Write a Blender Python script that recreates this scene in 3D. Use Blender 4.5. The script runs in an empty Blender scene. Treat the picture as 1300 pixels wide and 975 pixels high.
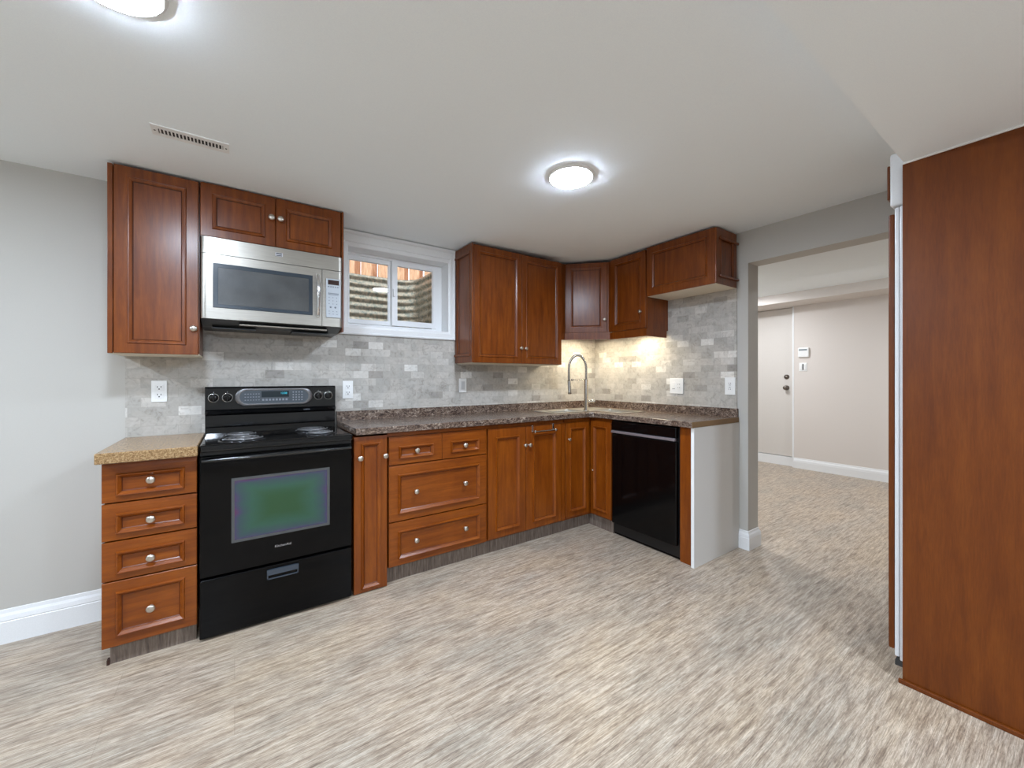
import bpy, bmesh, math, random
from mathutils import Vector, Matrix
random.seed(7)
PI = math.pi
sc = bpy.context.scene
COL = sc.collection

# ------------------------------------------------------------------ camera, world, lamps, exposure
F_PX, HOR = 508.0, 480.0
CAM = (0.0, 0.0, 1.25)
cd = bpy.data.cameras.new('camera')
cd.sensor_width = 36.0
cd.lens = F_PX / 1300.0 * 36.0
cd.shift_y = (HOR - 487.5) / 1300.0
cd.clip_start = 0.02
cam = bpy.data.objects.new('camera', cd)
COL.objects.link(cam)
cam.location = CAM
cam.rotation_euler = (PI / 2, 0, -math.radians(34.73))
sc.camera = cam

sc.view_settings.view_transform = 'Standard'
sc.view_settings.look = 'None'
sc.view_settings.gamma = 1.0
sc.view_settings.use_curve_mapping = False
sc.view_settings.exposure = 0.35
sc.cycles.use_denoising = True
sc.cycles.max_bounces = 10
sc.cycles.diffuse_bounces = 6
sc.cycles.glossy_bounces = 4
sc.cycles.transparent_max_bounces = 12
sc.cycles.sample_clamp_indirect = 6.0

SKY_STRENGTH = 3.2
w = bpy.data.worlds.new('overcast_sky')
sc.world = w
w.use_nodes = True
bg = w.node_tree.nodes['Background']
bg.inputs[0].default_value = (0.74, 0.86, 1.0, 1)
bg.inputs[1].default_value = SKY_STRENGTH

LIGHT_Z = 2.262
KITCHEN_LAMPS = [(1.405, 1.50), (-0.265, 1.42)]
FILL_LAMPS = [(-1.9, 1.42), (-0.3, -1.1), (1.5, -1.1)]  # unseen fill lamps added behind and beside the camera
HALL_LAMPS = [(5.45, 2.75), (5.0, 0.2), (3.55, 2.35)]  # last entry is an added lamp for the near end of the hall
E_KITCHEN, E_FILL, E_HALL = 218.0, 385.0, 195.0     # diffuser radiance of the ceiling lamps
LAMP_COL = (221, 236, 255)
HALL_COL = (238, 243, 250)


def area(name, loc, r, power, colr, size_y=None, rot=(0, 0, 0), spread=PI):
    ld = bpy.data.lights.new(name, 'AREA')
    ld.shape = 'DISK'
    ld.size = 2 * r
    if size_y:
        ld.shape = 'RECTANGLE'
        ld.size = r
        ld.size_y = size_y
    ld.energy = power
    ld.color = colr
    ld.spread = spread
    o = bpy.data.objects.new(name, ld)
    COL.objects.link(o)
    o.location = loc
    o.rotation_euler = rot
    return o


# ------------------------------------------------------------------ node material helpers
def mat(name):
    m = bpy.data.materials.new(name)
    m.use_nodes = True
    nt = m.node_tree
    return m, nt, nt.nodes['Principled BSDF']


def nd(nt, t, **kw):
    n = nt.nodes.new(t)
    for k, v in kw.items():
        setattr(n, k, v)
    return n


def lin(c):
    return tuple(((x / 255.0) / 12.92 if x / 255.0 <= 0.04045 else ((x / 255.0 + 0.055) / 1.055) ** 2.4) for x in c) + (1,)


def plain(name, rgb, rough=0.5, metal=0.0, coat=0.0, spec=0.5, bump=0.0, bscale=200, emit=None, estr=0, aniso=0.0):
    m, nt, b = mat(name)
    b.inputs['Base Color'].default_value = lin(rgb)
    b.inputs['Roughness'].default_value = rough
    b.inputs['Metallic'].default_value = metal
    b.inputs['Coat Weight'].default_value = coat
    b.inputs['Coat Roughness'].default_value = 0.08
    b.inputs['Specular IOR Level'].default_value = spec
    tc = nd(nt, 'ShaderNodeTexCoord')
    no = nd(nt, 'ShaderNodeTexNoise')
    no.inputs['Scale'].default_value = bscale
    nt.links.new(tc.outputs['Object'], no.inputs['Vector'])
    # faint tonal variation so no surface is dead flat
    rp = nd(nt, 'ShaderNodeValToRGB')
    a = lin(tuple(max(0, x * 0.97) for x in rgb))
    c = lin(tuple(min(255, x * 1.02) for x in rgb))
    rp.color_ramp.elements[0].color = a
    rp.color_ramp.elements[1].color = c
    nt.links.new(no.outputs['Fac'], rp.inputs[0])
    nt.links.new(rp.outputs[0], b.inputs['Base Color'])
    if bump:
        bp = nd(nt, 'ShaderNodeBump')
        bp.inputs['Strength'].default_value = bump
        bp.inputs['Distance'].default_value = 0.002
        nt.links.new(no.outputs['Fac'], bp.inputs['Height'])
        nt.links.new(bp.outputs[0], b.inputs['Normal'])
    if emit:
        b.inputs['Emission Color'].default_value = lin(emit)
        b.inputs['Emission Strength'].default_value = estr
    return m


def ramp(nt, src, stops):
    r = nd(nt, 'ShaderNodeValToRGB')
    el = r.color_ramp.elements
    while len(el) < len(stops):
        el.new(0.5)
    for e, (p, c) in zip(el, stops):
        e.position = p
        e.color = lin(c)
    nt.links.new(src, r.inputs[0])
    return r.outputs[0]


def mapping(nt, scale, rot=(0, 0, 0), src='Object', loc=(0, 0, 0)):
    tc = nd(nt, 'ShaderNodeTexCoord')
    mp = nd(nt, 'ShaderNodeMapping')
    mp.inputs['Scale'].default_value = scale
    mp.inputs['Rotation'].default_value = rot
    mp.inputs['Location'].default_value = loc
    nt.links.new(tc.outputs[src], mp.inputs['Vector'])
    return mp.outputs[0]


def noise(nt, vec, scale=5, detail=4, rough=0.55, dist=0.0):
    n = nd(nt, 'ShaderNodeTexNoise')
    n.inputs['Scale'].default_value = scale
    n.inputs['Detail'].default_value = detail
    n.inputs['Roughness'].default_value = rough
    n.inputs['Distortion'].default_value = dist
    nt.links.new(vec, n.inputs['Vector'])
    return n.outputs['Fac']


def mix(nt, fac, a, b, mode='MIX'):
    m = nd(nt, 'ShaderNodeMix', data_type='RGBA', blend_type=mode)
    if isinstance(fac, (int, float)):
        m.inputs[0].default_value = fac
    else:
        nt.links.new(fac, m.inputs[0])
    for s, i in ((a, 6), (b, 7)):
        if isinstance(s, tuple):
            m.inputs[i].default_value = s
        else:
            nt.links.new(s, m.inputs[i])
    return m.outputs[2]


def wood(name, dark, mid, light, scale=(14, 14, 1.2), rough=0.34, coat=0.28, blotch=True):
    m, nt, b = mat(name)
    v = mapping(nt, scale)
    f = noise(nt, v, 3.0, 5, 0.6, 0.6)
    c = ramp(nt, f, [(0.25, dark), (0.5, mid), (0.78, light)])
    v2 = mapping(nt, tuple(s * 5 for s in scale))
    f2 = noise(nt, v2, 6.0, 3, 0.6)
    c2 = ramp(nt, f2, [(0.3, (200, 200, 200)), (0.7, (255, 255, 255))])
    out = mix(nt, 0.45, c, c2, 'MULTIPLY')
    if blotch:
        v3 = mapping(nt, (3, 3, 1.6))
        f3 = noise(nt, v3, 2.0, 3, 0.5)
        c3 = ramp(nt, f3, [(0.3, (205, 190, 180)), (0.65, (255, 255, 255))])
        out = mix(nt, 0.5, out, c3, 'MULTIPLY')
    nt.links.new(out, b.inputs['Base Color'])
    b.inputs['Roughness'].default_value = rough
    b.inputs['Coat Weight'].default_value = coat
    b.inputs['Coat Roughness'].default_value = 0.24
    b.inputs['Specular IOR Level'].default_value = 0.3
    return m


M = {}
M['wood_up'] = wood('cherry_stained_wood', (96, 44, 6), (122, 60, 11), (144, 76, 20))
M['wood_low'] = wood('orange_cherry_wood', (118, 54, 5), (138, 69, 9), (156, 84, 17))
M['wood_low_h'] = wood('orange_cherry_wood_level_grain', (118, 54, 5), (138, 69, 9), (156, 84, 17), scale=(1.2, 14, 14))
M['wood_panel'] = wood('veneer_panel_wood', (98, 46, 5), (113, 56, 9), (124, 65, 15), scale=(9, 9, 0.8), rough=0.42, coat=0.05)
M['groove'] = wood('dark_groove_wood', (52, 22, 8), (70, 30, 11), (86, 38, 14))  # moulding groove: darker wood colour painted in for contrast
M['groove_low'] = wood('dark_groove_orange', (84, 36, 8), (100, 44, 11), (112, 52, 14))
M['wood_dark'] = plain('dark_wood_gap', (52, 24, 12), 0.6)
M['knob'] = plain('brushed_nickel', (205, 198, 188), 0.28, metal=1.0)
M['wall'] = plain('light_grey_wall_paint', (189, 186, 179), 0.65, bump=0.05, bscale=300)
M['hallwall'] = plain('warm_grey_wall_paint', (219, 211, 204), 0.65, bump=0.05, bscale=300)
M['ceil'] = plain('white_ceiling_paint', (244, 250, 255), 0.8, bump=0.06, bscale=350)
M['trim'] = plain('white_trim_paint', (236, 237, 237), 0.4)
M['vinyl'] = plain('white_vinyl', (240, 241, 242), 0.35)
M['plate'] = plain('white_plastic', (238, 238, 236), 0.35)
M['slot'] = plain('dark_slot', (50, 50, 50), 0.6)
M['whitepanel'] = plain('white_melamine', (214, 212, 207), 0.5)
M['edge'] = plain('white_edge_band', (240, 240, 238), 0.4)
M['cream'] = plain('cream_melamine', (226, 216, 196), 0.5)
M['black'] = plain('black_enamel', (8, 8, 9), 0.1, spec=0.45)
M['blackm'] = plain('black_plastic', (18, 18, 19), 0.35)
M['door_black'] = plain('black_gloss_door', (5, 5, 6), 0.07, spec=0.18)
M['dw_black'] = plain('black_appliance_panel', (5, 5, 6), 0.12, spec=0.25)
M['chrome'] = plain('polished_chrome', (215, 215, 215), 0.12, metal=1.0)
M['coil'] = plain('burner_coil_metal', (140, 140, 142), 0.35, metal=0.8)
M['pan'] = plain('drip_pan_metal', (60, 60, 62), 0.25, metal=0.9)
M['greyglass'] = plain('grey_window_surround', (44, 54, 63), 0.25)
M['frig'] = plain('white_refrigerator_enamel', (226, 228, 230), 0.3)
M['dispw'] = plain('white_lamp_diffuser', (250, 250, 250), 0.5, emit=(255, 252, 246), estr=2.5)
M['rim'] = plain('white_lamp_rim', (232, 232, 230), 0.5)
M['keypad'] = plain('pale_grey_keypad', (178, 184, 190), 0.4)
M['ink'] = plain('grey_print', (120, 126, 134), 0.5)
M['amber'] = plain('dark_display', (46, 26, 22), 0.2)
M['cyan'] = plain('lit_cyan_digits', (20, 120, 140), 0.4, emit=(40, 190, 215), estr=0.8)
M['lcd'] = plain('display_glass', (24, 36, 42), 0.12)
M['padgrey'] = plain('control_pad_grey', (74, 80, 86), 0.25)
M['silver'] = plain('silver_print', (200, 200, 205), 0.3, metal=0.8)
M['darkmetal'] = plain('dark_grey_metal', (70, 72, 74), 0.4, metal=0.6)
M['thermo_lcd'] = plain('thermostat_display', (130, 140, 142), 0.3)
M['bronze'] = plain('aged_nickel', (120, 112, 104), 0.35, metal=0.9)
M['caulk'] = plain('light_edge_caulk', (226, 224, 220), 0.5)


def steel(name, rgb, rough, scale):
    m, nt, b = mat(name)
    v = mapping(nt, scale)
    f = noise(nt, v, 8, 3, 0.6)
    c = ramp(nt, f, [(0.3, tuple(x * 0.93 for x in rgb)), (0.7, rgb)])
    nt.links.new(c, b.inputs['Base Color'])
    b.inputs['Metallic'].default_value = 1.0
    b.inputs['Roughness'].default_value = rough
    return m


M['steel'] = steel('brushed_stainless_steel', (174, 169, 160), 0.33, (1, 40, 40))
M['steel_f'] = steel('brushed_nickel_faucet', (178, 172, 164), 0.26, (40, 40, 2))
M['steel_s'] = steel('satin_sink_steel', (214, 210, 202), 0.32, (10, 10, 10))


def floor_mat():
    m, nt, b = mat('distressed_vinyl_plank')
    v = mapping(nt, (1.5, 17.0, 1.0))
    f = noise(nt, v, 4.0, 8, 0.74, 0.25)
    c = ramp(nt, f, [(0.26, (118, 104, 92)), (0.40, (164, 151, 137)), (0.52, (196, 185, 170)), (0.75, (218, 210, 196))])
    v2 = mapping(nt, (2.2, 62.0, 1.0), loc=(3, 1, 0))
    f2 = noise(nt, v2, 5.0, 6, 0.75, 0.15)
    c2 = ramp(nt, f2, [(0.38, (96, 82, 72)), (0.50, (206, 200, 194)), (0.62, (255, 255, 255))])
    o = mix(nt, 0.55, c, c2, 'MULTIPLY')
    # large hue drift between plank strips: cooler, warmer, pinker
    v3 = mapping(nt, (0.9, 2.2, 1.0), loc=(7, 2, 0))
    f3 = noise(nt, v3, 1.6, 4, 0.6)
    c3 = ramp(nt, f3, [(0.35, (198, 204, 206)), (0.5, (240, 236, 231)), (0.66, (252, 240, 220))])
    o = mix(nt, 0.45, o, c3, 'MULTIPLY')
    v5 = mapping(nt, (1.1, 11.0, 1.0), loc=(1, 6, 0))
    f5 = noise(nt, v5, 5.0, 6, 0.7, 0.25)
    c5 = ramp(nt, f5, [(0.36, (168, 152, 138)), (0.5, (240, 234, 228)), (0.6, (255, 255, 255))])
    o = mix(nt, 0.55, o, c5, 'MULTIPLY')
    # fine cross flecks
    v4 = mapping(nt, (8, 60, 1))
    f4 = noise(nt, v4, 5.0, 3, 0.7)
    c4 = ramp(nt, f4, [(0.38, (150, 140, 130)), (0.55, (255, 255, 255))])
    o = mix(nt, 0.35, o, c4, 'MULTIPLY')
    # plank joints
    br = nd(nt, 'ShaderNodeTexBrick')
    br.offset = 0.37
    br.inputs['Scale'].default_value = 1.0
    br.inputs['Mortar Size'].default_value = 0.0009
    br.inputs['Brick Width'].default_value = 1.05
    br.inputs['Row Height'].default_value = 0.155
    br.inputs['Color1'].default_value = (0.93, 0.93, 0.93, 1)
    br.inputs['Color2'].default_value = (1, 1, 1, 1)
    br.inputs['Mortar'].default_value = (0.66, 0.64, 0.62, 1)
    nt.links.new(mapping(nt, (1, 1, 1)), br.inputs['Vector'])
    o = mix(nt, 0.8, o, br.outputs['Color'], 'MULTIPLY')
    hs = nd(nt, 'ShaderNodeHueSaturation')
    hs.inputs['Value'].default_value = 1.32
    hs.inputs['Saturation'].default_value = 1.02
    nt.links.new(o, hs.inputs['Color'])
    nt.links.new(hs.outputs[0], b.inputs['Base Color'])
    b.inputs['Roughness'].default_value = 0.34
    b.inputs['Specular IOR Level'].default_value = 0.45
    bp = nd(nt, 'ShaderNodeBump')
    bp.inputs['Strength'].default_value = 0.12
    bp.inputs['Distance'].default_value = 0.002
    nt.links.new(f2, bp.inputs['Height'])
    nt.links.new(bp.outputs[0], b.inputs['Normal'])
    return m


M['floor'] = floor_mat()


def kick_mat():
    m, nt, b = mat('grey_plank_toe_kick')
    f = noise(nt, mapping(nt, (16, 16, 1.2)), 5, 6, 0.7, 0.3)
    c = ramp(nt, f, [(0.3, (74, 62, 54)), (0.5, (112, 98, 88)), (0.7, (146, 133, 121))])
    nt.links.new(c, b.inputs['Base Color'])
    b.inputs['Roughness'].default_value = 0.5
    return m


M['kick'] = kick_mat()


def tile_mat(name, axis):
    m, nt, b = mat(name)
    tc = nd(nt, 'ShaderNodeTexCoord')
    sp = nd(nt, 'ShaderNodeSeparateXYZ')
    cb = nd(nt, 'ShaderNodeCombineXYZ')
    nt.links.new(tc.outputs['Object'], sp.inputs[0])
    nt.links.new(sp.outputs[axis], cb.inputs[0])
    nt.links.new(sp.outputs[2], cb.inputs[1])

    def brick(c1, c2, mo, bias=0.0):
        br = nd(nt, 'ShaderNodeTexBrick')
        br.offset = 0.5
        br.inputs['Scale'].default_value = 1.0
        br.inputs['Mortar Size'].default_value = 0.0011
        br.inputs['Mortar Smooth'].default_value = 0.3
        br.inputs['Bias'].default_value = bias
        br.inputs['Brick Width'].default_value = 0.104
        br.inputs['Row Height'].default_value = 0.052
        br.inputs['Color1'].default_value = c1
        br.inputs['Color2'].default_value = c2
        br.inputs['Mortar'].default_value = mo
        nt.links.new(cb.outputs[0], br.inputs['Vector'])
        return br
    br = brick((0, 0, 0, 1), (1, 1, 1, 1), (0.45, 0.45, 0.45, 1))
    base = ramp(nt, br.outputs['Color'], [(0.0, (150, 146, 141)), (0.12, (170, 167, 162)), (0.5, (180, 177, 172)), (0.86, (188, 185, 180)), (0.95, (206, 204, 200)), (1.0, (222, 221, 218))])
    # veins and clouds inside the stone
    f = noise(nt, mapping(nt, (1, 1, 1)), 26, 6, 0.65, 1.2)
    c = ramp(nt, f, [(0.34, (160, 153, 145)), (0.46, (226, 223, 218)), (0.7, (255, 255, 255))])
    o = mix(nt, 0.5, base, c, 'MULTIPLY')
    f2 = noise(nt, mapping(nt, (1, 1, 1), loc=(4, 3, 1)), 9, 4, 0.6, 0.5)
    c2 = ramp(nt, f2, [(0.35, (228, 228, 226)), (0.65, (255, 251, 246))])
    o = mix(nt, 0.6, o, c2, 'MULTIPLY')
    mo = mix(nt, br.outputs['Fac'], o, lin((158, 153, 145)))
    hs = nd(nt, 'ShaderNodeHueSaturation')
    hs.inputs['Value'].default_value = 1.18
    nt.links.new(mo, hs.inputs['Color'])
    nt.links.new(hs.outputs[0], b.inputs['Base Color'])
    b.inputs['Roughness'].default_value = 0.42
    bp = nd(nt, 'ShaderNodeBump')
    bp.invert = True
    bp.inputs['Strength'].default_value = 0.35
    bp.inputs['Distance'].default_value = 0.001
    nt.links.new(br.outputs['Fac'], bp.inputs['Height'])
    nt.links.new(bp.outputs[0], b.inputs['Normal'])
    return m


M['tile_x'] = tile_mat('tumbled_stone_tile_back', 0)
M['tile_y'] = tile_mat('tumbled_stone_tile_side', 1)


def counter_mat():
    m, nt, b = mat('brown_stone_laminate')
    f = noise(nt, mapping(nt, (1.0, 1.0, 1.6)), 30, 8, 0.72, 1.8)
    c = ramp(nt, f, [(0.34, (40, 33, 31)), (0.43, (80, 66, 59)), (0.50, (116, 99, 88)), (0.58, (152, 136, 122)), (0.68, (204, 194, 180))])
    f2 = noise(nt, mapping(nt, (1, 1, 1), loc=(5, 5, 5)), 11, 4, 0.6, 0.8)
    c2 = ramp(nt, f2, [(0.35, (188, 160, 136)), (0.6, (250, 246, 244))])
    o = mix(nt, 0.5, c, c2, 'MULTIPLY')
    f3 = noise(nt, mapping(nt, (1, 1, 1)), 120, 3, 0.7)
    c3 = ramp(nt, f3, [(0.4, (130, 125, 122)), (0.6, (255, 255, 255))])
    o = mix(nt, 0.4, o, c3, 'MULTIPLY')
    nt.links.new(o, b.inputs['Base Color'])
    b.inputs['Roughness'].default_value = 0.24
    return m


def tan_mat():
    m, nt, b = mat('tan_speckled_laminate')
    f = noise(nt, mapping(nt, (1, 1, 1)), 130, 5, 0.8, 0.4)
    c = ramp(nt, f, [(0.34, (70, 50, 32)), (0.45, (132, 101, 66)), (0.56, (168, 138, 98)), (0.7, (206, 180, 140))])
    nt.links.new(c, b.inputs['Base Color'])
    b.inputs['Roughness'].default_value = 0.22
    return m


M['counter'] = counter_mat()
M['tan'] = tan_mat()


def glass_mat():
    m = bpy.data.materials.new('clear_window_glass')
    m.use_nodes = True
    nt = m.node_tree
    nt.nodes.clear()
    out = nd(nt, 'ShaderNodeOutputMaterial')
    tr = nd(nt, 'ShaderNodeBsdfTransparent')
    gl = nd(nt, 'ShaderNodeBsdfGlossy')
    gl.inputs['Roughness'].default_value = 0.01
    fr = nd(nt, 'ShaderNodeFresnel')
    fr.inputs['IOR'].default_value = 1.6
    ms = nd(nt, 'ShaderNodeMixShader')
    nt.links.new(fr.outputs[0], ms.inputs[0])
    nt.links.new(tr.outputs[0], ms.inputs[1])
    nt.links.new(gl.outputs[0], ms.inputs[2])
    nt.links.new(ms.outputs[0], out.inputs[0])
    return m


M['glass'] = glass_mat()


def oven_glass():
    # iridescent heat-mirror coating of the oven window: green in the middle, violet along the edges
    m, nt, b = mat('iridescent_oven_glass')
    tc = nd(nt, 'ShaderNodeTexCoord')
    sp = nd(nt, 'ShaderNodeSeparateXYZ')
    nt.links.new(tc.outputs['Generated'], sp.inputs[0])

    def edge(o):
        a = nd(nt, 'ShaderNodeMath', operation='SUBTRACT')
        a.inputs[1].default_value = 0.5
        nt.links.new(o, a.inputs[0])
        c = nd(nt, 'ShaderNodeMath', operation='ABSOLUTE')
        nt.links.new(a.outputs[0], c.inputs[0])
        return c.outputs[0]
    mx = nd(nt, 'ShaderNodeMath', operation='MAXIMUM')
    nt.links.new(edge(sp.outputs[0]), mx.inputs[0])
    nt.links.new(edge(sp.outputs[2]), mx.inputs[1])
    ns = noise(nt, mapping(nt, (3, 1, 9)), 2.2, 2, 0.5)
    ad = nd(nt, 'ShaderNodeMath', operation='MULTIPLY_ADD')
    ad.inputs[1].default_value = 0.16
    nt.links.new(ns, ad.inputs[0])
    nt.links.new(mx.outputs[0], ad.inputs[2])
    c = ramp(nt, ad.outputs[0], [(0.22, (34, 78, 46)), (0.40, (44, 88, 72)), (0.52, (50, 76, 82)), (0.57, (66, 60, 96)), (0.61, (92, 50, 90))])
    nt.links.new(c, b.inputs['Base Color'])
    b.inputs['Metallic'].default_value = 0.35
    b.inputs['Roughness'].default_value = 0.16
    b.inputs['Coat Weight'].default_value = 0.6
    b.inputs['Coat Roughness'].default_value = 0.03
    return m


M['ovenglass'] = oven_glass()


def mesh_glass():
    m, nt, b = mat('microwave_window_mesh')
    f = noise(nt, mapping(nt, (1, 1, 1)), 7, 3, 0.5)
    c = ramp(nt, f, [(0.3, (44, 46, 48)), (0.7, (70, 72, 72))])
    vo = nd(nt, 'ShaderNodeTexVoronoi')
    vo.inputs['Scale'].default_value = 420
    nt.links.new(mapping(nt, (1, 1, 1)), vo.inputs['Vector'])
    c2 = ramp(nt, vo.outputs['Distance'], [(0.2, (120, 120, 120)), (0.5, (255, 255, 255))])
    o = mix(nt, 0.5, c, c2, 'MULTIPLY')
    nt.links.new(o, b.inputs['Base Color'])
    b.inputs['Roughness'].default_value = 0.3
    b.inputs['Coat Weight'].default_value = 1.0
    b.inputs['Coat Roughness'].default_value = 0.06
    return m


M['mwglass'] = mesh_glass()


def galv():
    m, nt, b = mat('galvanised_corrugated_steel')
    f = noise(nt, mapping(nt, (1, 1, 1)), 30, 6, 0.75)
    c = ramp(nt, f, [(0.38, (84, 90, 78)), (0.5, (134, 124, 106)), (0.62, (172, 152, 126))])
    nt.links.new(c, b.inputs['Base Color'])
    b.inputs['Metallic'].default_value = 0.6
    b.inputs['Roughness'].default_value = 0.32
    return m


def fence_mat():
    m, nt, b = mat('cedar_fence_board')
    f = noise(nt, mapping(nt, (12, 12, 1.2)), 4, 5, 0.65, 0.4)
    c = ramp(nt, f, [(0.3, (158, 104, 70)), (0.55, (206, 156, 116)), (0.75, (228, 186, 148))])
    nt.links.new(c, b.inputs['Base Color'])
    b.inputs['Roughness'].default_value = 0.8
    return m


M['galv'] = galv()
M['fence'] = fence_mat()
M['ground'] = plain('outdoor_gravel', (150, 142, 130), 0.9, bump=0.5, bscale=60)
M['concrete'] = plain('foundation_concrete', (150, 148, 144), 0.9, bump=0.3, bscale=80)


# ------------------------------------------------------------------ mesh builder (world coordinates, then stored relative to the thing)
ORG = {}


class MB:
    def __init__(s):
        s.v, s.f, s.sm, s.mi = [], [], [], []

    def add(s, verts, faces, smooth=False, mi=0):
        o = len(s.v)
        s.v += [tuple(x) for x in verts]
        for f in faces:
            s.f.append([i + o for i in f])
            s.sm.append(smooth)
            s.mi.append(mi)
        return s

    def box(s, x0, x1, y0, y1, z0, z1, mi=0):
        v = [(x0, y0, z0), (x1, y0, z0), (x1, y1, z0), (x0, y1, z0), (x0, y0, z1), (x1, y0, z1), (x1, y1, z1), (x0, y1, z1)]
        return s.add(v, [(0, 3, 2, 1), (4, 5, 6, 7), (0, 1, 5, 4), (1, 2, 6, 5), (2, 3, 7, 6), (3, 0, 4, 7)], mi=mi)

    def bbox(s, x0, x1, y0, y1, z0, z1, r=0.004, seg=2, mi=0):
        bm = bmesh.new()
        t = MB().box(x0, x1, y0, y1, z0, z1)
        vs = [bm.verts.new(p) for p in t.v]
        for f in t.f:
            bm.faces.new([vs[i] for i in f])
        r = min(r, 0.45 * min(x1 - x0, y1 - y0, z1 - z0))
        bmesh.ops.bevel(bm, geom=bm.edges[:], offset=r, segments=seg, affect='EDGES', profile=0.5)
        bm.verts.index_update()
        s.add([v.co[:] for v in bm.verts], [[v.index for v in f.verts] for f in bm.faces], mi=mi)
        bm.free()
        return s

    def tube(s, pts, r, n=12, caps=True, smooth=True, mi=0):
        pts = [Vector(p) for p in pts]
        rs = r if isinstance(r, (list, tuple)) else [r] * len(pts)
        rings = []
        up = None
        for i, p in enumerate(pts):
            a = pts[max(i - 1, 0)]
            b = pts[min(i + 1, len(pts) - 1)]
            t = (b - a).normalized()
            if up is None:
                up = Vector((0, 0, 1)) if abs(t.z) < 0.9 else Vector((1, 0, 0))
            e1 = (up - t * up.dot(t)).normalized()
            up = e1
            e2 = t.cross(e1)
            rings.append([p + (e1 * math.cos(2 * PI * k / n) + e2 * math.sin(2 * PI * k / n)) * rs[i] for k in range(n)])
        v = [q for rg in rings for q in rg]
        f = []
        for i in range(len(pts) - 1):
            for k in range(n):
                f.append((i * n + k, i * n + (k + 1) % n, (i + 1) * n + (k + 1) % n, (i + 1) * n + k))
        s.add(v, f, smooth, mi)
        if caps:
            s.add(rings[0], [list(range(n))[::-1]], False, mi)
            s.add(rings[-1], [list(range(n))], False, mi)
        return s

    def lathe(s, c, axis, prof, n=20, smooth=True, mi=0):
        c = Vector(c)
        a = Vector(axis).normalized()
        up = Vector((0, 0, 1)) if abs(a.z) < 0.9 else Vector((1, 0, 0))
        e1 = (up - a * up.dot(a)).normalized()
        e2 = a.cross(e1)
        v, f = [], []
        for (r, h) in prof:
            for k in range(n):
                t = 2 * PI * k / n
                v.append(c + a * h + (e1 * math.cos(t) + e2 * math.sin(t)) * max(r, 1e-5))
        for i in range(len(prof) - 1):
            for k in range(n):
                f.append((i * n + k, i * n + (k + 1) % n, (i + 1) * n + (k + 1) % n, (i + 1) * n + k))
        return s.add(v, f, smooth, mi)

    def prism(s, pts2, z0, z1, mi=0):
        n = len(pts2)
        v = [(x, y, z0) for x, y in pts2] + [(x, y, z1) for x, y in pts2]
        f = [list(range(n))[::-1], list(range(n, 2 * n))]
        for i in range(n):
            j = (i + 1) % n
            f.append((i, j, n + j, n + i))
        return s.add(v, f, mi=mi)

    def sweep(s, prof, path, closed=False, mi=0):
        """prof: list of (out, z) ; path: list of (x, y, nx, ny) with mitred outward offsets"""
        m = len(prof)
        v, f = [], []
        for (x, y, nx, ny) in path:
            for (o, z) in prof:
                v.append((x + nx * o, y + ny * o, z))
        cnt = len(path)
        for i in range(cnt - 1):
            for k in range(m - 1):
                f.append((i * m + k, i * m + k + 1, (i + 1) * m + k + 1, (i + 1) * m + k))
        f.append(list(range(m)))
        f.append([(cnt - 1) * m + k for k in range(m)][::-1])
        return s.add(v, f, mi=mi)

    def cells(s, xs, ys, z0, z1, keep, mi=0):
        """solid slab over a grid with missing cells"""
        nx, ny = len(xs) - 1, len(ys) - 1
        K = [[keep((xs[i] + xs[i + 1]) / 2, (ys[j] + ys[j + 1]) / 2) for j in range(ny)] for i in range(nx)]
        idx = {}
        v, f = [], []

        def V(i, j, t):
            k = (i, j, t)
            if k not in idx:
                idx[k] = len(v)
                v.append((xs[i], ys[j], z1 if t else z0))
            return idx[k]
        g = lambda i, j: 0 <= i < nx and 0 <= j < ny and K[i][j]
        for i in range(nx):
            for j in range(ny):
                if not K[i][j]:
                    continue
                f.append((V(i, j, 1), V(i + 1, j, 1), V(i + 1, j + 1, 1), V(i, j + 1, 1)))
                f.append((V(i, j, 0), V(i, j + 1, 0), V(i + 1, j + 1, 0), V(i + 1, j, 0)))
                if not g(i, j - 1):
                    f.append((V(i, j, 0), V(i + 1, j, 0), V(i + 1, j, 1), V(i, j, 1)))
                if not g(i, j + 1):
                    f.append((V(i + 1, j + 1, 0), V(i, j + 1, 0), V(i, j + 1, 1), V(i + 1, j + 1, 1)))
                if not g(i - 1, j):
                    f.append((V(i, j + 1, 0), V(i, j, 0), V(i, j, 1), V(i, j + 1, 1)))
                if not g(i + 1, j):
                    f.append((V(i + 1, j, 0), V(i + 1, j + 1, 0), V(i + 1, j + 1, 1), V(i + 1, j, 1)))
        return s.add(v, f, mi=mi)

    def build(s, name, m, parent=None, origin=None, fix=True):
        root = parent
        while root is not None and root.parent is not None:
            root = root.parent
        org = Vector(ORG[root.name]) if root is not None else Vector(origin if origin is not None else (0, 0, 0))
        me = bpy.data.meshes.new(name)
        me.from_pydata([tuple(Vector(p) - org) for p in s.v], [], s.f)
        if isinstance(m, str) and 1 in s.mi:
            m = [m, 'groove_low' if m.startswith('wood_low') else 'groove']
        for mm in (m if isinstance(m, (list, tuple)) else [m]):
            me.materials.append(M[mm] if isinstance(mm, str) else mm)
        for p, sm, mi in zip(me.polygons, s.sm, s.mi):
            p.use_smooth = sm
            p.material_index = mi
        me.update()
        if fix:
            bm = bmesh.new()
            bm.from_mesh(me)
            bmesh.ops.recalc_face_normals(bm, faces=bm.faces[:])
            bm.to_mesh(me)
            bm.free()
        o = bpy.data.objects.new(name, me)
        COL.objects.link(o)
        if parent is not None:
            o.parent = parent
        else:
            o.location = org
            ORG[o.name] = tuple(org)
        return o


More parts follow.
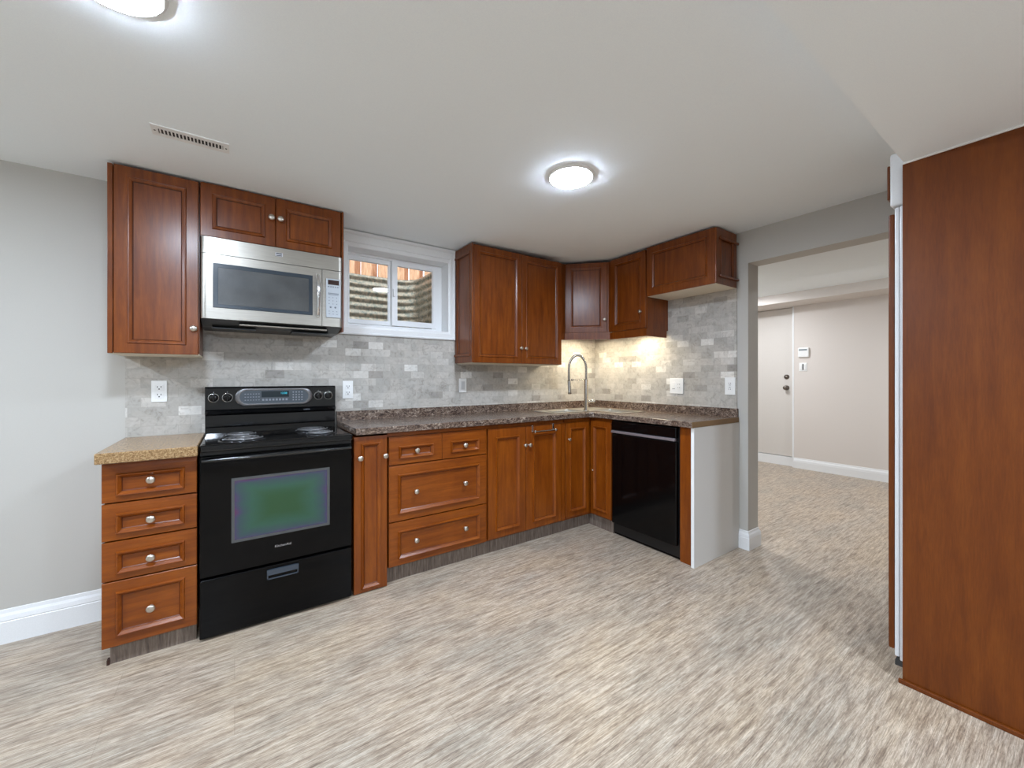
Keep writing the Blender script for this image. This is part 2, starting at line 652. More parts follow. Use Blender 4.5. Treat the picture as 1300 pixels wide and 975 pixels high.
def thing(name, label, cat, loc, group=None):
    o = bpy.data.objects.new(name, None)
    o.empty_display_size = 0.1
    COL.objects.link(o)
    o.location = loc
    ORG[o.name] = tuple(loc)
    o['label'] = label
    o['category'] = cat
    if group:
        o['group'] = group
    return o


def tag(o, label, cat, group=None):
    o['label'] = label
    o['category'] = cat
    if group:
        o['group'] = group
    return o


def struct(o):
    o['kind'] = 'structure'
    return o


def door_mb(O, u, n, w, h, frame=0.05, t=0.019, raise_=0.007, fb=None, ft=None):
    """framed door/drawer front. O = lower left corner of its back face, u = width direction, n = outward normal"""
    O, u, n = Vector(O), Vector(u), Vector(n)
    z = Vector((0, 0, 1))
    fb = fb or frame
    ft = ft or frame
    mb = MB()
    rings = [(0, 0, 0.0), (0, 0, t - 0.002), (0.002, 0.002, t),
             (frame - 0.001, fb - 0.001, t), (frame + 0.0025, fb + 0.0025, t + raise_), (frame + 0.006, fb + 0.006, t + raise_ * 0.95),
             (frame + 0.016, fb + 0.016, t + raise_ * 0.1), (frame + 0.0175, fb + 0.0175, t - 0.003), (frame + 0.021, fb + 0.021, t - 0.006)]
    v = []
    for (a, b_, hh) in rings:
        bt = b_ if b_ == 0 or fb == ft else b_ - fb + ft
        for (x, y) in ((a, b_), (w - a, b_), (w - a, h - bt), (a, h - bt)):
            v.append(O + u * x + z * y + n * hh)
    f = [(0, 1, 2, 3)]
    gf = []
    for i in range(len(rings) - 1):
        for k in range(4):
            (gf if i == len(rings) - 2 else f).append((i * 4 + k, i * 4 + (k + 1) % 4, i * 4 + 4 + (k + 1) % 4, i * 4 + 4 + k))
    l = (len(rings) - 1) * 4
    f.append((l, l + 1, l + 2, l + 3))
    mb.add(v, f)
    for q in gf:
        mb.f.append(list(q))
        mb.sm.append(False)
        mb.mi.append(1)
    return mb


KPROF = [(0.0085, 0.0), (0.0085, 0.002), (0.0055, 0.004), (0.0055, 0.012), (0.010, 0.015), (0.0150, 0.019), (0.0162, 0.0225), (0.0150, 0.0265), (0.011, 0.029), (0.005, 0.0305), (0.0, 0.031)]


def knob(c, n, parent, s=1.0):
    return MB().lathe(c, n, [(r * s, h * s) for r, h in KPROF], 20).build('knob', 'knob', parent)


# ================================================================== STRUCTURE
YB, XR = 2.92, 3.07            # back wall and right wall faces
XL, YF = -2.6, -2.6            # unseen left wall and the wall behind the camera
WX0, WX1, WZ0, WZ1 = 0.642, 1.401, 1.617, 2.166   # window opening
OY0, OY1, OZ = 0.52, 1.414, 2.087                 # opening to the hall
XH = 6.43

fl = MB().box(XL - 0.2, 6.8, YF - 0.2, 4.2, -0.08, 0.0).build('floor', 'floor')
struct(fl)

# back wall with the window hole
m = MB()
def keepw(x, z):
    return not (WX0 < x < WX1 and WZ0 < z < WZ1)
t = MB().cells([XL - 0.15, WX0, WX1, 3.22], [0, WZ0, WZ1, 2.5], 0, 1, keepw)
m.add([(x, YB + 0.16 * zz, y) for (x, y, zz) in t.v], t.f)
struct(m.build('wall_back', 'wall'))
# right wall with the hall opening
m = MB()
t = MB().cells([YF, OY0, OY1, YB + 0.16], [0, OZ, 2.5], 0, 1, lambda y, z: not (OY0 < y < OY1 and z < OZ))
m.add([(XR + 0.152 * zz, x, y) for (x, y, zz) in t.v], t.f)
struct(m.build('wall_right', 'wall'))
struct(MB().box(XL - 0.15, XL, YF, YB, 0, 2.5).build('wall_left', 'wall'))
struct(MB().box(XL - 0.15, 3.22, YF - 0.15, YF, 0, 2.5).build('wall_front', 'wall'))

# ceiling: nearly level, rising a little over the sink corner; a shallow bulkhead over the camera
prof = [(XL - 0.15, 2.278), (1.3, 2.278), (1.6, 2.279), (2.1, 2.296), (2.45, 2.314), (2.75, 2.322), (3.22, 2.324)]
v, f = [], []
for x, z in prof:
    v += [(x, 0.432, z), (x, YB + 0.05, z), (x, YB + 0.05, 2.5), (x, 0.432, 2.5)]
for i in range(len(prof) - 1):
    for k in range(4):
        f.append((i * 4 + k, i * 4 + (k + 1) % 4, i * 4 + 4 + (k + 1) % 4, i * 4 + 4 + k))
f += [(0, 1, 2, 3), (len(v) - 4, len(v) - 3, len(v) - 2, len(v) - 1)]
cl = MB().add(v, f).build('ceiling', 'ceil')
struct(cl)
struct(MB().box(XL - 0.15, XR + 0.1, YF - 0.15, 0.432, 2.131, 2.5).build('trim_1', 'ceil'))

# baseboards
BP = [(0.0, 0.0), (0.016, 0.0), (0.016, 0.100), (0.013, 0.104), (0.016, 0.108), (0.012, 0.128), (0.006, 0.140), (0.004, 0.156), (0.0, 0.158)]
b_ = MB().sweep(BP, [(XL, YB, 0, -1), (-0.462, YB, 0, -1)]).build('baseboard_back', 'trim')
struct(b_)
BP2 = [(o, z * 0.86) for o, z in BP]
struct(MB().sweep(BP2, [(XR, 1.474, -1, 0), (XR, OY1, -1, -1), (XR + 0.152, OY1, 1, -1), (XR + 0.152, OY1 + 0.6, 1, 0)]).build('baseboard_right', 'trim'))

# ---- hall beyond the opening
hall = []
m = MB()
m.box(XH, XH + 0.3, YF, 2.353, 0, 2.5)
m.box(XH + 0.07, XH + 0.3, 2.353, 2.375, 0, 2.5)
m.box(XH + 0.11, XH + 0.3, 2.375, 4.2, 0, 2.5)
m.box(XH + 0.07, XH + 0.12, 2.375, 4.2, 2.252, 2.5)
struct(m.build('wall_hall', 'hallwall'))
struct(MB().box(XR + 0.15, XH + 0.3, 4.0, 4.2, 0, 2.5).build('wall_hall_end', 'hallwall'))
struct(MB().box(XR + 0.15, XH + 0.3, YF - 0.2, YF, 0, 2.5).build('wall_hall_near', 'hallwall'))
struct(MB().box(XR + 0.152, 3.93, YF, 4.0, OZ, 2.5).build('ceiling_hall_low', 'ceil'))
struct(MB().box(3.93, 5.98, YF, 4.0, 2.37, 2.5).build('ceiling_hall', 'ceil'))
struct(MB().box(5.98, XH + 0.3, YF, 4.0, 2.252, 2.5).build('ceiling_hall_beam', 'hallwall'))
BP3 = [(o, z * 0.9) for o, z in BP]
struct(MB().sweep(BP3, [(XH, YF, -1, 0), (XH, 2.353, -1, 0)]).build('baseboard_hall', 'trim'))
d = MB().bbox(XH + 0.068, XH + 0.105, 2.39, 3.25, 0.135, 2.246, 0.002).build('door_1', plain('white_painted_door', (214, 208, 201), 0.5))
struct(d)
ORG[d.name] = (0, 0, 0)
for z in (1.267, 1.112):
    kp = MB().lathe((XH + 0.068, 2.468, z), (-1, 0, 0), [(0.034, 0), (0.034, 0.006), (0.02, 0.012)] + ([(0.018, 0.02), (0, 0.02)] if z > 1.2 else [(0.012, 0.03), (0.026, 0.04), (0.03, 0.055), (0.02, 0.066), (0, 0.068)]), 20)
    kp.build('deadbolt' if z > 1.2 else 'door_knob', 'bronze', d)
struct(MB().box(XH + 0.05, XH + 0.11, 2.375, 4.0, 0.0, 0.128).build('trim_2', 'trim'))
struct(MB().box(XH - 0.004, XH + 0.07, 2.353, 2.372, 0.0, 2.25).build('trim_3', 'trim'))

# ---- thermostat and light switch on the hall wall
t = thing('thermostat', 'white wall thermostat with a grey display beside the far door', 'thermostat', (XH, 2.235, 1.6))
MB().bbox(XH - 0.028, XH, 2.168, 2.298, 1.535, 1.668, 0.012, 3).build('case', 'plate', t)
MB().box(XH - 0.0295, XH - 0.028, 2.188, 2.285, 1.628, 1.648).build('display', 'thermo_lcd', t)
t = thing('wall_switch', 'white rocker switch plate under the thermostat in the hall', 'switch', (XH, 2.243, 1.4))
MB().bbox(XH - 0.006, XH, 2.196, 2.29, 1.345, 1.46, 0.003).build('plate', 'plate', t)
MB().box(XH - 0.0085, XH - 0.006, 2.236, 2.248, 1.36, 1.445).build('gap', 'slot', t)
MB().bbox(XH - 0.012, XH - 0.006, 2.208, 2.234, 1.362, 1.443, 0.002).build('rocker', 'plate', t)
MB().bbox(XH - 0.012, XH - 0.006, 2.25, 2.276, 1.362, 1.443, 0.002).build('rocker', 'plate', t)

# ================================================================== WINDOW
YG = 3.05
win = MB()
# casing with stepped profile, mitred rings (x0,x1,z0,z1, y depth)
def ringset(mb, rings):
    v = []
    for (x0, x1, z0, z1, y) in rings:
        v += [(x0, y, z0), (x1, y, z0), (x1, y, z1), (x0, y, z1)]
    f = []
    for i in range(len(rings) - 1):
        for k in range(4):
            f.append((i * 4 + k, i * 4 + (k + 1) % 4, i * 4 + 4 + (k + 1) % 4, i * 4 + 4 + k))
    return mb.add(v, f)
o0 = (0.555, 1.457, 1.552, 2.272)
i0 = (WX0, WX1, WZ0, WZ1)
def lerp(tt, y):
    return tuple(o0[k] + (i0[k] - o0[k]) * tt for k in range(4)) + (y,)
ringset(win, [lerp(0, YB), lerp(0, YB - 0.022), lerp(0.12, YB - 0.026), lerp(0.22, YB - 0.022), lerp(0.24, YB - 0.016), lerp(0.6, YB - 0.018), lerp(0.72, YB - 0.018), lerp(0.76, YB - 0.012), lerp(0.95, YB - 0.010), lerp(1.02, YB - 0.007), lerp(1.02, YB + 0.118)])
wobj = win.build('window_1', 'trim')
struct(wobj)
wf = MB()
fx0, fx1, fz0, fz1 = WX0, WX1 - 0.02, WZ0 + 0.0, WZ1 - 0.0
# outer vinyl frame
def frame(mb, x0, x1, z0, z1, wl, wr, wb, wt, y0, y1):
    mb.box(x0, x0 + wl, y0, y1, z0, z1)
    mb.box(x1 - wr, x1, y0, y1, z0, z1)
    mb.box(x0 + wl, x1 - wr, y0, y1, z0, z0 + wb)
    mb.box(x0 + wl, x1 - wr, y0, y1, z1 - wt, z1)
frame(wf, WX0, WX1, WZ0, WZ1, 0.02, 0.055, 0.028, 0.02, YG - 0.015, YG + 0.065)
wf.build('window_frame', 'vinyl', wobj)
s1 = MB()
frame(s1, 0.655, 0.995, 1.652, 2.148, 0.028, 0.028, 0.03, 0.034, YG + 0.002, YG + 0.03)
s1 = s1.build('sash', 'vinyl', wobj)
MB().box(0.675, 0.975, YG + 0.014, YG + 0.017, 1.68, 2.115).build('pane', 'glass', s1)
s2 = MB()
frame(s2, 0.985, 1.35, 1.652, 2.148, 0.042, 0.032, 0.04, 0.038, YG - 0.025, YG + 0.001)
s2.bbox(0.992, 1.006, YG - 0.04, YG - 0.025, 1.87, 1.93, 0.003)
s2 = s2.build('sash', 'vinyl', wobj)
MB().box(1.02, 1.325, YG - 0.014, YG - 0.011, 1.685, 2.115).build('pane', 'glass', s2)

# ---- window well outside
m = MB()
path = []
X1, Y1, RC = 1.60, 4.2, 0.2
for x in [i * 0.1 for i in range(-6, 13)]:
    if x <= X1 - RC:
        path.append((x, Y1, 0, 1))
for k in range(0, 13):
    a = PI / 2 * k / 12
    path.append((X1 - RC + RC * math.sin(a), Y1 - RC + RC * math.cos(a), math.sin(a), math.cos(a)))
for y in (3.7, 3.5, 3.3, 3.14):
    path.append((X1, y, 1, 0))
zs = [1.3 + i * 0.0095 for i in range(106)]
v, f = [], []
for (x, y, nx, ny) in path:
    for z in zs:
        o = 0.008 * math.sin(2 * PI * z / 0.074)
        v.append((x + nx * o, y + ny * o, z))
nz = len(zs)
for i in range(len(path) - 1):
    for k in range(nz - 1):
        f.append((i * nz + k, i * nz + k + 1, (i + 1) * nz + k + 1, (i + 1) * nz + k))
m.add(v, f, True)
o = m.build('window_well', 'galv', fix=False)
tag(o, 'corrugated galvanised steel window well outside the kitchen window', 'window well')
sd = o.modifiers.new('thickness', 'SOLIDIFY'); sd.thickness = 0.003
g = MB().cells([-2, -0.6, 1.66, 5], [3.1, 4.24, 7], 2.0, 2.29, lambda x, y: not (-0.6 < x < 1.66 and y < 4.24))
g.box(-0.6, 1.66, 3.1, 4.24, 1.2, 1.3)
tag(g.build('outdoor_ground', 'ground'), 'gravel ground around the window well outside', 'ground')['kind'] = 'structure'
fence_x = -0.9
k = 0
ft = thing('fence', 'reddish cedar board fence standing behind the window well', 'fence', (1.0, 4.7, 2.29))
m = MB(); m.box(-1.2, 3.4, 4.72, 4.75, 2.32, 2.40); m.box(-1.2, 3.4, 4.72, 4.75, 3.3, 3.38)
m.build('rail', 'fence', ft)
x = -1.1
while x < 3.2:
    MB().box(x, x + 0.118, 4.70, 4.72, 2.29, 3.75).build('board', 'fence', ft)
    MB().box(x + 0.098, x + 0.205, 4.79, 4.81, 2.29, 3.75).build('board', 'fence', ft)
    x += 0.19

# ================================================================== TILE BACKSPLASH
t = MB().cells([-0.477, 2.36, XR - 0.008], [0.86, 1.551, 1.70], 0, 0.008, lambda x, z: z < 1.551 or x > 2.36)
m = MB().add([(x, YB - 0.0085 + zz, y) for (x, y, zz) in t.v], t.f)
bsb = m.build('tile_backsplash', 'tile_x')
tag(bsb, 'grey tumbled stone tile backsplash on the wall below the window', 'backsplash')
m = MB().box(XR - 0.008, XR - 0.0002, 1.49, YB - 0.008, 0.90, 1.917)
m = m.build('tile_backsplash', 'tile_y')
tag(m, 'stone tile backsplash on the short side wall right of the faucet', 'backsplash')

# ================================================================== LEFT DRAWER CABINET
YD = 2.40           # face plane of the lower fronts
t = thing('drawer_base_cabinet', 'narrow cherry four-drawer base cabinet left of the stove', 'cabinet', (-0.305, 2.66, 0))
MB().box(-0.461, -0.149, YD + 0.019, YB - 0.012, 0.10, 0.886).build('body', 'wood_low', t)
for (z0, z1, kz) in ((0.712, 0.880, 0.796), (0.547, 0.706, 0.621), (0.374, 0.541, 0.449), (0.088, 0.368, 0.223)):
    big = z1 - z0 > 0.2
    dr = door_mb((-0.467, YD + 0.019, z0), (1, 0, 0), (0, -1, 0), 0.321, z1 - z0, 0.045, raise_=0.013, fb=0.045 if big else 0.028).build('drawer', 'wood_low_h', t)
    knob((-0.308, YD + 0.005, kz), (0, -1, 0), dr, 1.05)
m = MB().box(-0.447, -0.150, YD + 0.036, YD + 0.05, 0, 0.10)
m.build('toe_kick', 'kick', t)
MB().box(-0.457, -0.447, YD + 0.03, YD + 0.055, 0.0, 0.022).build('foot_block', 'wood_dark', t)

# ================================================================== STOVE
sx0, sx1 = -0.137, 0.548
t = thing('stove', 'black freestanding electric range with green-tinted oven window', 'stove', (0.205, 2.62, 0))
MB().box(sx0 + 0.002, sx1 - 0.002, 2.412, 2.895, 0.03, 0.905).build('body', 'black', t)
MB().box(sx0 + 0.03, sx1 - 0.03, 2.43, 2.88, 0.0, 0.03).build('base', 'blackm', t)
# storage drawer
dw = MB().bbox(sx0, sx1, 2.386, 2.412, 0.012, 0.290, 0.006, 3).build('drawer', 'door_black', t)
hm = MB()
hm.box(0.135, 0.278, 2.374, 2.386, 0.246, 0.272)
hm.box(0.135, 0.278, 2.380, 2.386, 0.222, 0.228)
hm.box(0.135, 0.141, 2.380, 2.386, 0.222, 0.272)
hm.box(0.272, 0.278, 2.380, 2.386, 0.222, 0.272)
hm.build('drawer_pull', plain('dark_blue_grey_plastic', (58, 66, 76), 0.25), dw)
# oven door
od = MB().bbox(sx0, sx1, 2.384, 2.412, 0.301, 0.878, 0.006, 3).build('oven_door', 'door_black', t)
wfm = MB()
ringset(wfm, [(-0.013, 0.430, 0.444, 0.760, 2.3845), (-0.013, 0.430, 0.444, 0.760, 2.3815), (0.0, 0.417, 0.457, 0.747, 2.3815), (0.0, 0.417, 0.457, 0.747, 2.3840)])
wfm.build('window_frame', plain('grey_oven_window_border', (74, 76, 76), 0.3), od)
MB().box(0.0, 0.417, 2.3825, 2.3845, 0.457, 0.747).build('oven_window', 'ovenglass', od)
hm = MB()
pts = [(sx0 + 0.012 + (sx1 - sx0 - 0.024) * i / 16, 2.352 - 0.012 * math.sin(PI * i / 16), 0.861 + 0.004 * math.sin(PI * i / 16)) for i in range(17)]
hm.tube(pts, [0.007 + 0.004 * math.sin(PI * i / 16) for i in range(17)], 12)
hm.tube([(sx0 + 0.016, 2.354, 0.861), (sx0 + 0.016, 2.386, 0.861)], 0.008, 10)
hm.tube([(sx1 - 0.016, 2.354, 0.861), (sx1 - 0.016, 2.386, 0.861)], 0.008, 10)
hm.build('door_handle', plain('black_gloss_handle', (16, 18, 20), 0.12, coat=0.5), od)


def text_mesh(name, s, size, loc, rot, m, parent, extrude=0.0005, align='CENTER'):
    c = bpy.data.curves.new('lettering', 'FONT')
    c.body = s
    c.size = size
    c.extrude = extrude
    c.align_x = align
    c.align_y = 'CENTER'
    o = bpy.data.objects.new('lettering', c)
    COL.objects.link(o)
    dg = bpy.context.evaluated_depsgraph_get()
    me = bpy.data.meshes.new_from_object(o.evaluated_get(dg))
    bpy.data.objects.remove(o)
    bpy.data.curves.remove(c)
    root = parent
    while root.parent is not None:
        root = root.parent
    me.transform(Matrix.Translation(Vector(loc) - Vector(ORG[root.name])) @ rot)
    me.materials.clear()
    me.materials.append(M[m])
    ob = bpy.data.objects.new(name, me)
    COL.objects.link(ob)
    ob.parent = parent
    return ob


RF = Matrix.Rotation(PI / 2, 4, 'X')    # lettering that faces -y
text_mesh('badge', 'KitchenAid', 0.0165, (0.207, 2.3836, 0.385), RF, 'silver', od)
# vent trim and cooktop
vt = MB().box(sx0 + 0.003, sx1 - 0.003, 2.395, 2.42, 0.880, 0.898)
for i in range(26):
    vt.box(0.02 + i * 0.0145, 0.028 + i * 0.0145, 2.3935, 2.3955, 0.884, 0.890)
vt.build('vent_trim', 'blackm', t)
ct = MB().bbox(sx0 - 0.001, sx1 + 0.001, 2.362, 2.90, 0.899, 0.934, 0.010, 3)
ct.box(sx0 + 0.012, sx1 - 0.012, 2.40, 2.80, 0.934, 0.9355)
ct = ct.build('cooktop', 'black', t)
for (bx, by, br) in ((0.036, 2.475, 0.088), (0.030, 2.665, 0.070), (0.398, 2.495, 0.070), (0.385, 2.680, 0.088)):
    bp = MB().lathe((bx, by, 0.9352), (0, 0, 1), [(br + 0.016, 0), (br + 0.016, 0.003), (br + 0.010, 0.0045), (br + 0.002, 0.001), (0.02, 0.0005), (0.0, 0.0005)], 32).build('burner', 'pan', t)
    cp = []
    turns = 4
    N = 110
    for i in range(N + 1):
        a = 2 * PI * turns * i / N
        rr = 0.016 + (br - 0.02) * i / N
        cp.append((bx + rr * math.cos(a), by + rr * math.sin(a), 0.9445))
    cm = MB().tube(cp, 0.0042, 6)
    cm.tube([(bx - br, by, 0.9405), (bx + br, by, 0.9405)], 0.0025, 6)
    cm.tube([(bx, by - br, 0.9405), (bx, by + br, 0.9405)], 0.0025, 6)
    cm.build('coil', 'coil', bp)
# backguard
bgm = MB()
ys = [(2.835, 0.934), (2.845, 0.965), (2.838, 0.972), (2.838, 1.035), (2.818, 1.045), (2.815, 1.062), (2.828, 1.07), (2.828, 1.192), (2.836, 1.2), (2.90, 1.2), (2.90, 0.934)]
v = [(sx0, y, z) for y, z in ys] + [(sx1 - 0.003, y, z) for y, z in ys]
n = len(ys)
f = [list(range(n)), list(range(n, 2 * n))[::-1]]
for i in range(n):
    j = (i + 1) % n
    f.append((i, j, n + j, n + i))
bgm.add(v, f)
bg_ = bgm.build('backguard', 'black', t)


def stadium(x0, x1, z0, z1, n=14):
    r = (z1 - z0) / 2
    pts = []
    for k in range(n + 1):
        a = PI / 2 + PI * k / n
        pts.append((x0 + r + r * math.cos(a), (z0 + z1) / 2 + r * math.sin(a)))
    for k in range(n + 1):
        a = -PI / 2 + PI * k / n
        pts.append((x1 - r + r * math.cos(a), (z0 + z1) / 2 + r * math.sin(a)))
    return pts


def stad_ring(mb, S, smooth=True):
    n = len(S[0][0])
    v, f = [], []
    for (p, y) in S:
        v += [(a, y, b) for a, b in p]
    for i in range(len(S) - 1):
        for k in range(n):
            f.append((i * n + k, i * n + (k + 1) % n, (i + 1) * n + (k + 1) % n, (i + 1) * n + k))
    return mb.add(v, f, smooth)


cb = MB()
A = stadium(0.000, 0.408, 1.084, 1.190)
B = stadium(0.006, 0.402, 1.088, 1.186)
Cc = stadium(0.024, 0.384, 1.098, 1.178)
stad_ring(cb, [(A, 2.829), (A, 2.818), (B, 2.814), (Cc, 2.816)])
cb.build('control_bezel', plain('dark_chrome_bezel', (128, 128, 130), 0.25, metal=0.9), bg_)
cbm = MB().add([(a, 2.8165, b) for a, b in Cc], [list(range(len(Cc)))])
cbm.build('control_pad', 'padgrey', bg_)
MB().box(0.132, 0.276, 2.8145, 2.8165, 1.135, 1.172).build('display', 'lcd', bg_)
text_mesh('clock_digits', '12:08', 0.016, (0.248, 2.8140, 1.158), RF, 'cyan', bg_)
bm_ = MB()
for i in range(6):
    for j in range(3):
        bm_.box(0.048 + i * 0.0135, 0.055 + i * 0.0135, 2.8155, 2.8167, 1.118 + j * 0.018, 1.122 + j * 0.018)
bm_.build('button_block', 'ink', bg_)
bm_ = MB()
for i in range(4):
    for j in range(4):
        bm_.box(0.296 + i * 0.016, 0.303 + i * 0.016, 2.8155, 2.8167, 1.112 + j * 0.016, 1.119 + j * 0.016)
bm_.build('button_block', 'ink', bg_)
bm_ = MB()
for i in range(8):
    bm_.box(0.135 + i * 0.0175, 0.146 + i * 0.0175, 2.8155, 2.8167, 1.114, 1.126)
bm_.build('button_row', 'ink', bg_)
for kx in (-0.098, -0.034, 0.443, 0.502):
    km = MB().lathe((kx, 2.828, 1.137), (0, -1, 0), [(0.0255, 0), (0.0255, 0.003), (0.0225, 0.003), (0.0225, 0.0015)], 28).build('knob_ring', 'chrome', bg_)
    MB().lathe((kx, 2.828, 1.137), (0, -1, 0), [(0.020, 0), (0.019, 0.012), (0.016, 0.02), (0.012, 0.022), (0, 0.022)], 24).bbox(kx - 0.004, kx + 0.004, 2.798, 2.828, 1.120, 1.154, 0.002).build('knob', 'black', bg_)
for kx in (-0.098, -0.034, 0.443, 0.502):
    mk = MB()
    for a in (90,):
        r = 0.032
        x_, z_ = kx + r * math.cos(math.radians(a)), 1.137 + r * math.sin(math.radians(a))
        mk.box(x_ - 0.0015, x_ + 0.0015, 2.8272, 2.8285, z_ - 0.0015, z_ + 0.0015)
    mk.build('dial_mark', 'silver', bg_)
text_mesh('model_lettering', 'SUPERBA', 0.009, (0.375, 2.8145, 1.053), RF, 'ink', bg_)

# ================================================================== NARROW PULL-OUT CABINET
t = thing('narrow_base_cabinet', 'tall narrow cherry base cabinet right of the stove, two knobs', 'cabinet', (0.655, 2.66, 0))
MB().box(0.568, 0.748, YD + 0.019, YB - 0.012, 0.0, 0.90).build('body', 'wood_low', t)
dn = door_mb((0.562, YD + 0.019, 0.004), (1, 0, 0), (0, -1, 0), 0.190, 0.905, 0.040, raise_=0.011, fb=0.022).build('door', 'wood_low', t)
knob((0.594, YD, 0.788), (0, -1, 0), dn)
knob((0.738, YD, 0.788), (0, -1, 0), dn)

# ================================================================== FOUR DRAWER CABINET
t = thing('drawer_base_cabinet', 'wide cherry base cabinet, two small drawers over two wide ones', 'cabinet', (1.10, 2.66, 0))
MB().box(0.762, 1.444, YD + 0.019, YB - 0.012, 0.10, 0.918).build('body', 'wood_low_h', t)
for (x0, x1, z0, z1, ks, fb, fr) in ((0.764, 1.110, 0.722, 0.893, (0.937,), 0.036, 0.060), (1.112, 1.444, 0.722, 0.893, (1.277,), 0.036, 0.060),
                                 (0.764, 1.444, 0.377, 0.716, (0.933, 1.277), 0.045, 0.055), (0.764, 1.444, 0.106, 0.371, (0.933, 1.279), 0.040, 0.055)):
    dr = door_mb((x0, YD + 0.019, z0), (1, 0, 0), (0, -1, 0), x1 - x0, z1 - z0, fr, raise_=0.013, fb=fb).build('drawer', 'wood_low_h', t)
    for kx in ks:
        knob((kx, YD + 0.006, {0.722: 0.799, 0.377: 0.543, 0.106: 0.238}[z0]), (0, -1, 0), dr)
MB().box(0.755, 1.452, YD + 0.048, YD + 0.06, 0, 0.10).build('toe_kick', 'kick', t)
MB().box(0.754, 1.444, YD + 0.008, YD + 0.019, 0.896, 0.918).build('top_rail', 'wood_low_h', t)

# ================================================================== SINK BASE, TWO DOORS
t = thing('sink_base_cabinet', 'cherry two-door base cabinet with a small rail hung on its door', 'cabinet', (1.80, 2.66, 0))
MB().box(1.452, 2.185, YD + 0.019, YB - 0.012, 0.10, 0.745).build('body', 'wood_low', t)
MB().box(1.452, 2.185, YD + 0.022, YD + 0.034, 0.7455, 0.922).build('top_rail', 'wood_low', t)
d1 = door_mb((1.462, YD + 0.019, 0.112), (1, 0, 0), (0, -1, 0), 0.329, 0.778, 0.062, raise_=0.012, fb=0.050).build('door', 'wood_low', t)
knob((1.778, YD, 0.750), (0, -1, 0), d1, 0.9)
d2 = door_mb((1.795, YD + 0.019, 0.112), (1, 0, 0), (0, -1, 0), 0.347, 0.778, 0.062, raise_=0.012, fb=0.050).build('door', 'wood_low', t)
knob((1.822, YD, 0.748), (0, -1, 0), d2, 0.9)
MB().box(2.146, 2.182, YD + 0.004, YD + 0.019, 0.106, 0.89).build('filler_strip', 'wood_low', t)
MB().box(1.452, 2.188, YD + 0.048, YD + 0.06, 0, 0.10).build('toe_kick', 'kick', t)

tb = thing('towel_bar', 'small chrome over-door towel bar hooked on a cabinet door', 'towel bar', (1.953, 2.38, 0.86))
for hx in (1.852, 2.056):
    hb = MB()
    hb.bbox(hx - 0.008, hx + 0.008, YD - 0.004, YD - 0.001, 0.842, 0.893, 0.001)
    hb.bbox(hx - 0.006, hx + 0.006, YD - 0.004, YD + 0.021, 0.891, 0.894, 0.001)
    hb.tube([(hx, YD - 0.003, 0.848), (hx, YD - 0.034, 0.848)], 0.005, 10)
    hb.lathe((hx, YD - 0.034, 0.836), (0, 0, 1), [(0, 0), (0.006, 0.002), (0.007, 0.01), (0.006, 0.02), (0, 0.023)], 12)
    hb.build('hook', 'chrome', tb)
MB().tube([(1.838, YD - 0.034, 0.848), (2.070, YD - 0.034, 0.848)], 0.0055, 12).build('bar', 'chrome', tb)

# ================================================================== CORNER BASE
XD = 2.475
t = thing('corner_base_cabinet', 'inner corner base cabinet with two narrow cherry doors meeting', 'cabinet', (2.6, 2.6, 0))
MB().prism([(2.19, YD + 0.019), (XD + 0.019, YD + 0.019), (XD + 0.019, 2.182), (XR - 0.012, 2.182), (XR - 0.012, YB - 0.012), (2.19, YB - 0.012)], 0.10, 0.745).build('body', 'wood_low', t)
tr_ = MB().prism([(2.19, YD + 0.021), (XD + 0.021, YD + 0.021), (XD + 0.021, 2.182), (XD + 0.033, 2.182), (XD + 0.033, YD + 0.033), (2.19, YD + 0.033)], 0.7455, 0.922)
tr_.build('top_rail', 'wood_low', t)
c1 = door_mb((2.190, YD + 0.019, 0.120), (1, 0, 0), (0, -1, 0), 0.262, 0.768, 0.045, raise_=0.011, fb=0.045).build('door', 'wood_low', t)
knob((2.222, YD, 0.755), (0, -1, 0), c1, 0.85)
c2 = door_mb((XD + 0.019, 2.405, 0.112), (0, -1, 0), (-1, 0, 0), 0.221, 0.776, 0.038, raise_=0.011, fb=0.045).build('door', 'wood_low', t)
MB().lathe((XD, 2.378, 0.476), (-1, 0, 0), [(0.005, 0), (0.005, 0.003), (0, 0.004)], 10).build('bumper', 'plate', c2)
kk = MB().box(2.19, 2.508, YD + 0.052, YD + 0.062, 0, 0.11)
kk.box(2.508, 2.52, 2.182, YD + 0.062, 0, 0.11)
kk.build('toe_kick', 'kick', t)

# ================================================================== DISHWASHER
t = thing('dishwasher', 'black built-in dishwasher with a grey handle strip', 'dishwasher', (2.76, 1.88, 0))
MB().box(XD + 0.03, XR - 0.03, 1.592, 2.172, 0.02, 0.905).build('body', 'blackm', t)
dd = MB().bbox(XD, XD + 0.03, 1.604, 2.172, 0.100, 0.812, 0.006, 3).build('door', 'dw_black', t)
MB().bbox(XD - 0.004, XD + 0.03, 1.604, 2.172, 0.838, 0.912, 0.006, 3).build('control_panel', 'dw_black', t)
MB().bbox(XD - 0.012, XD + 0.012, 1.612, 2.170, 0.817, 0.836, 0.003).build('handle', plain('grey_satin_handle', (150, 142, 146), 0.35, metal=0.5), t)
MB().box(XD + 0.036, XD + 0.045, 1.594, 2.176, 0.004, 0.100).build('kick_plate', 'dw_black', t)

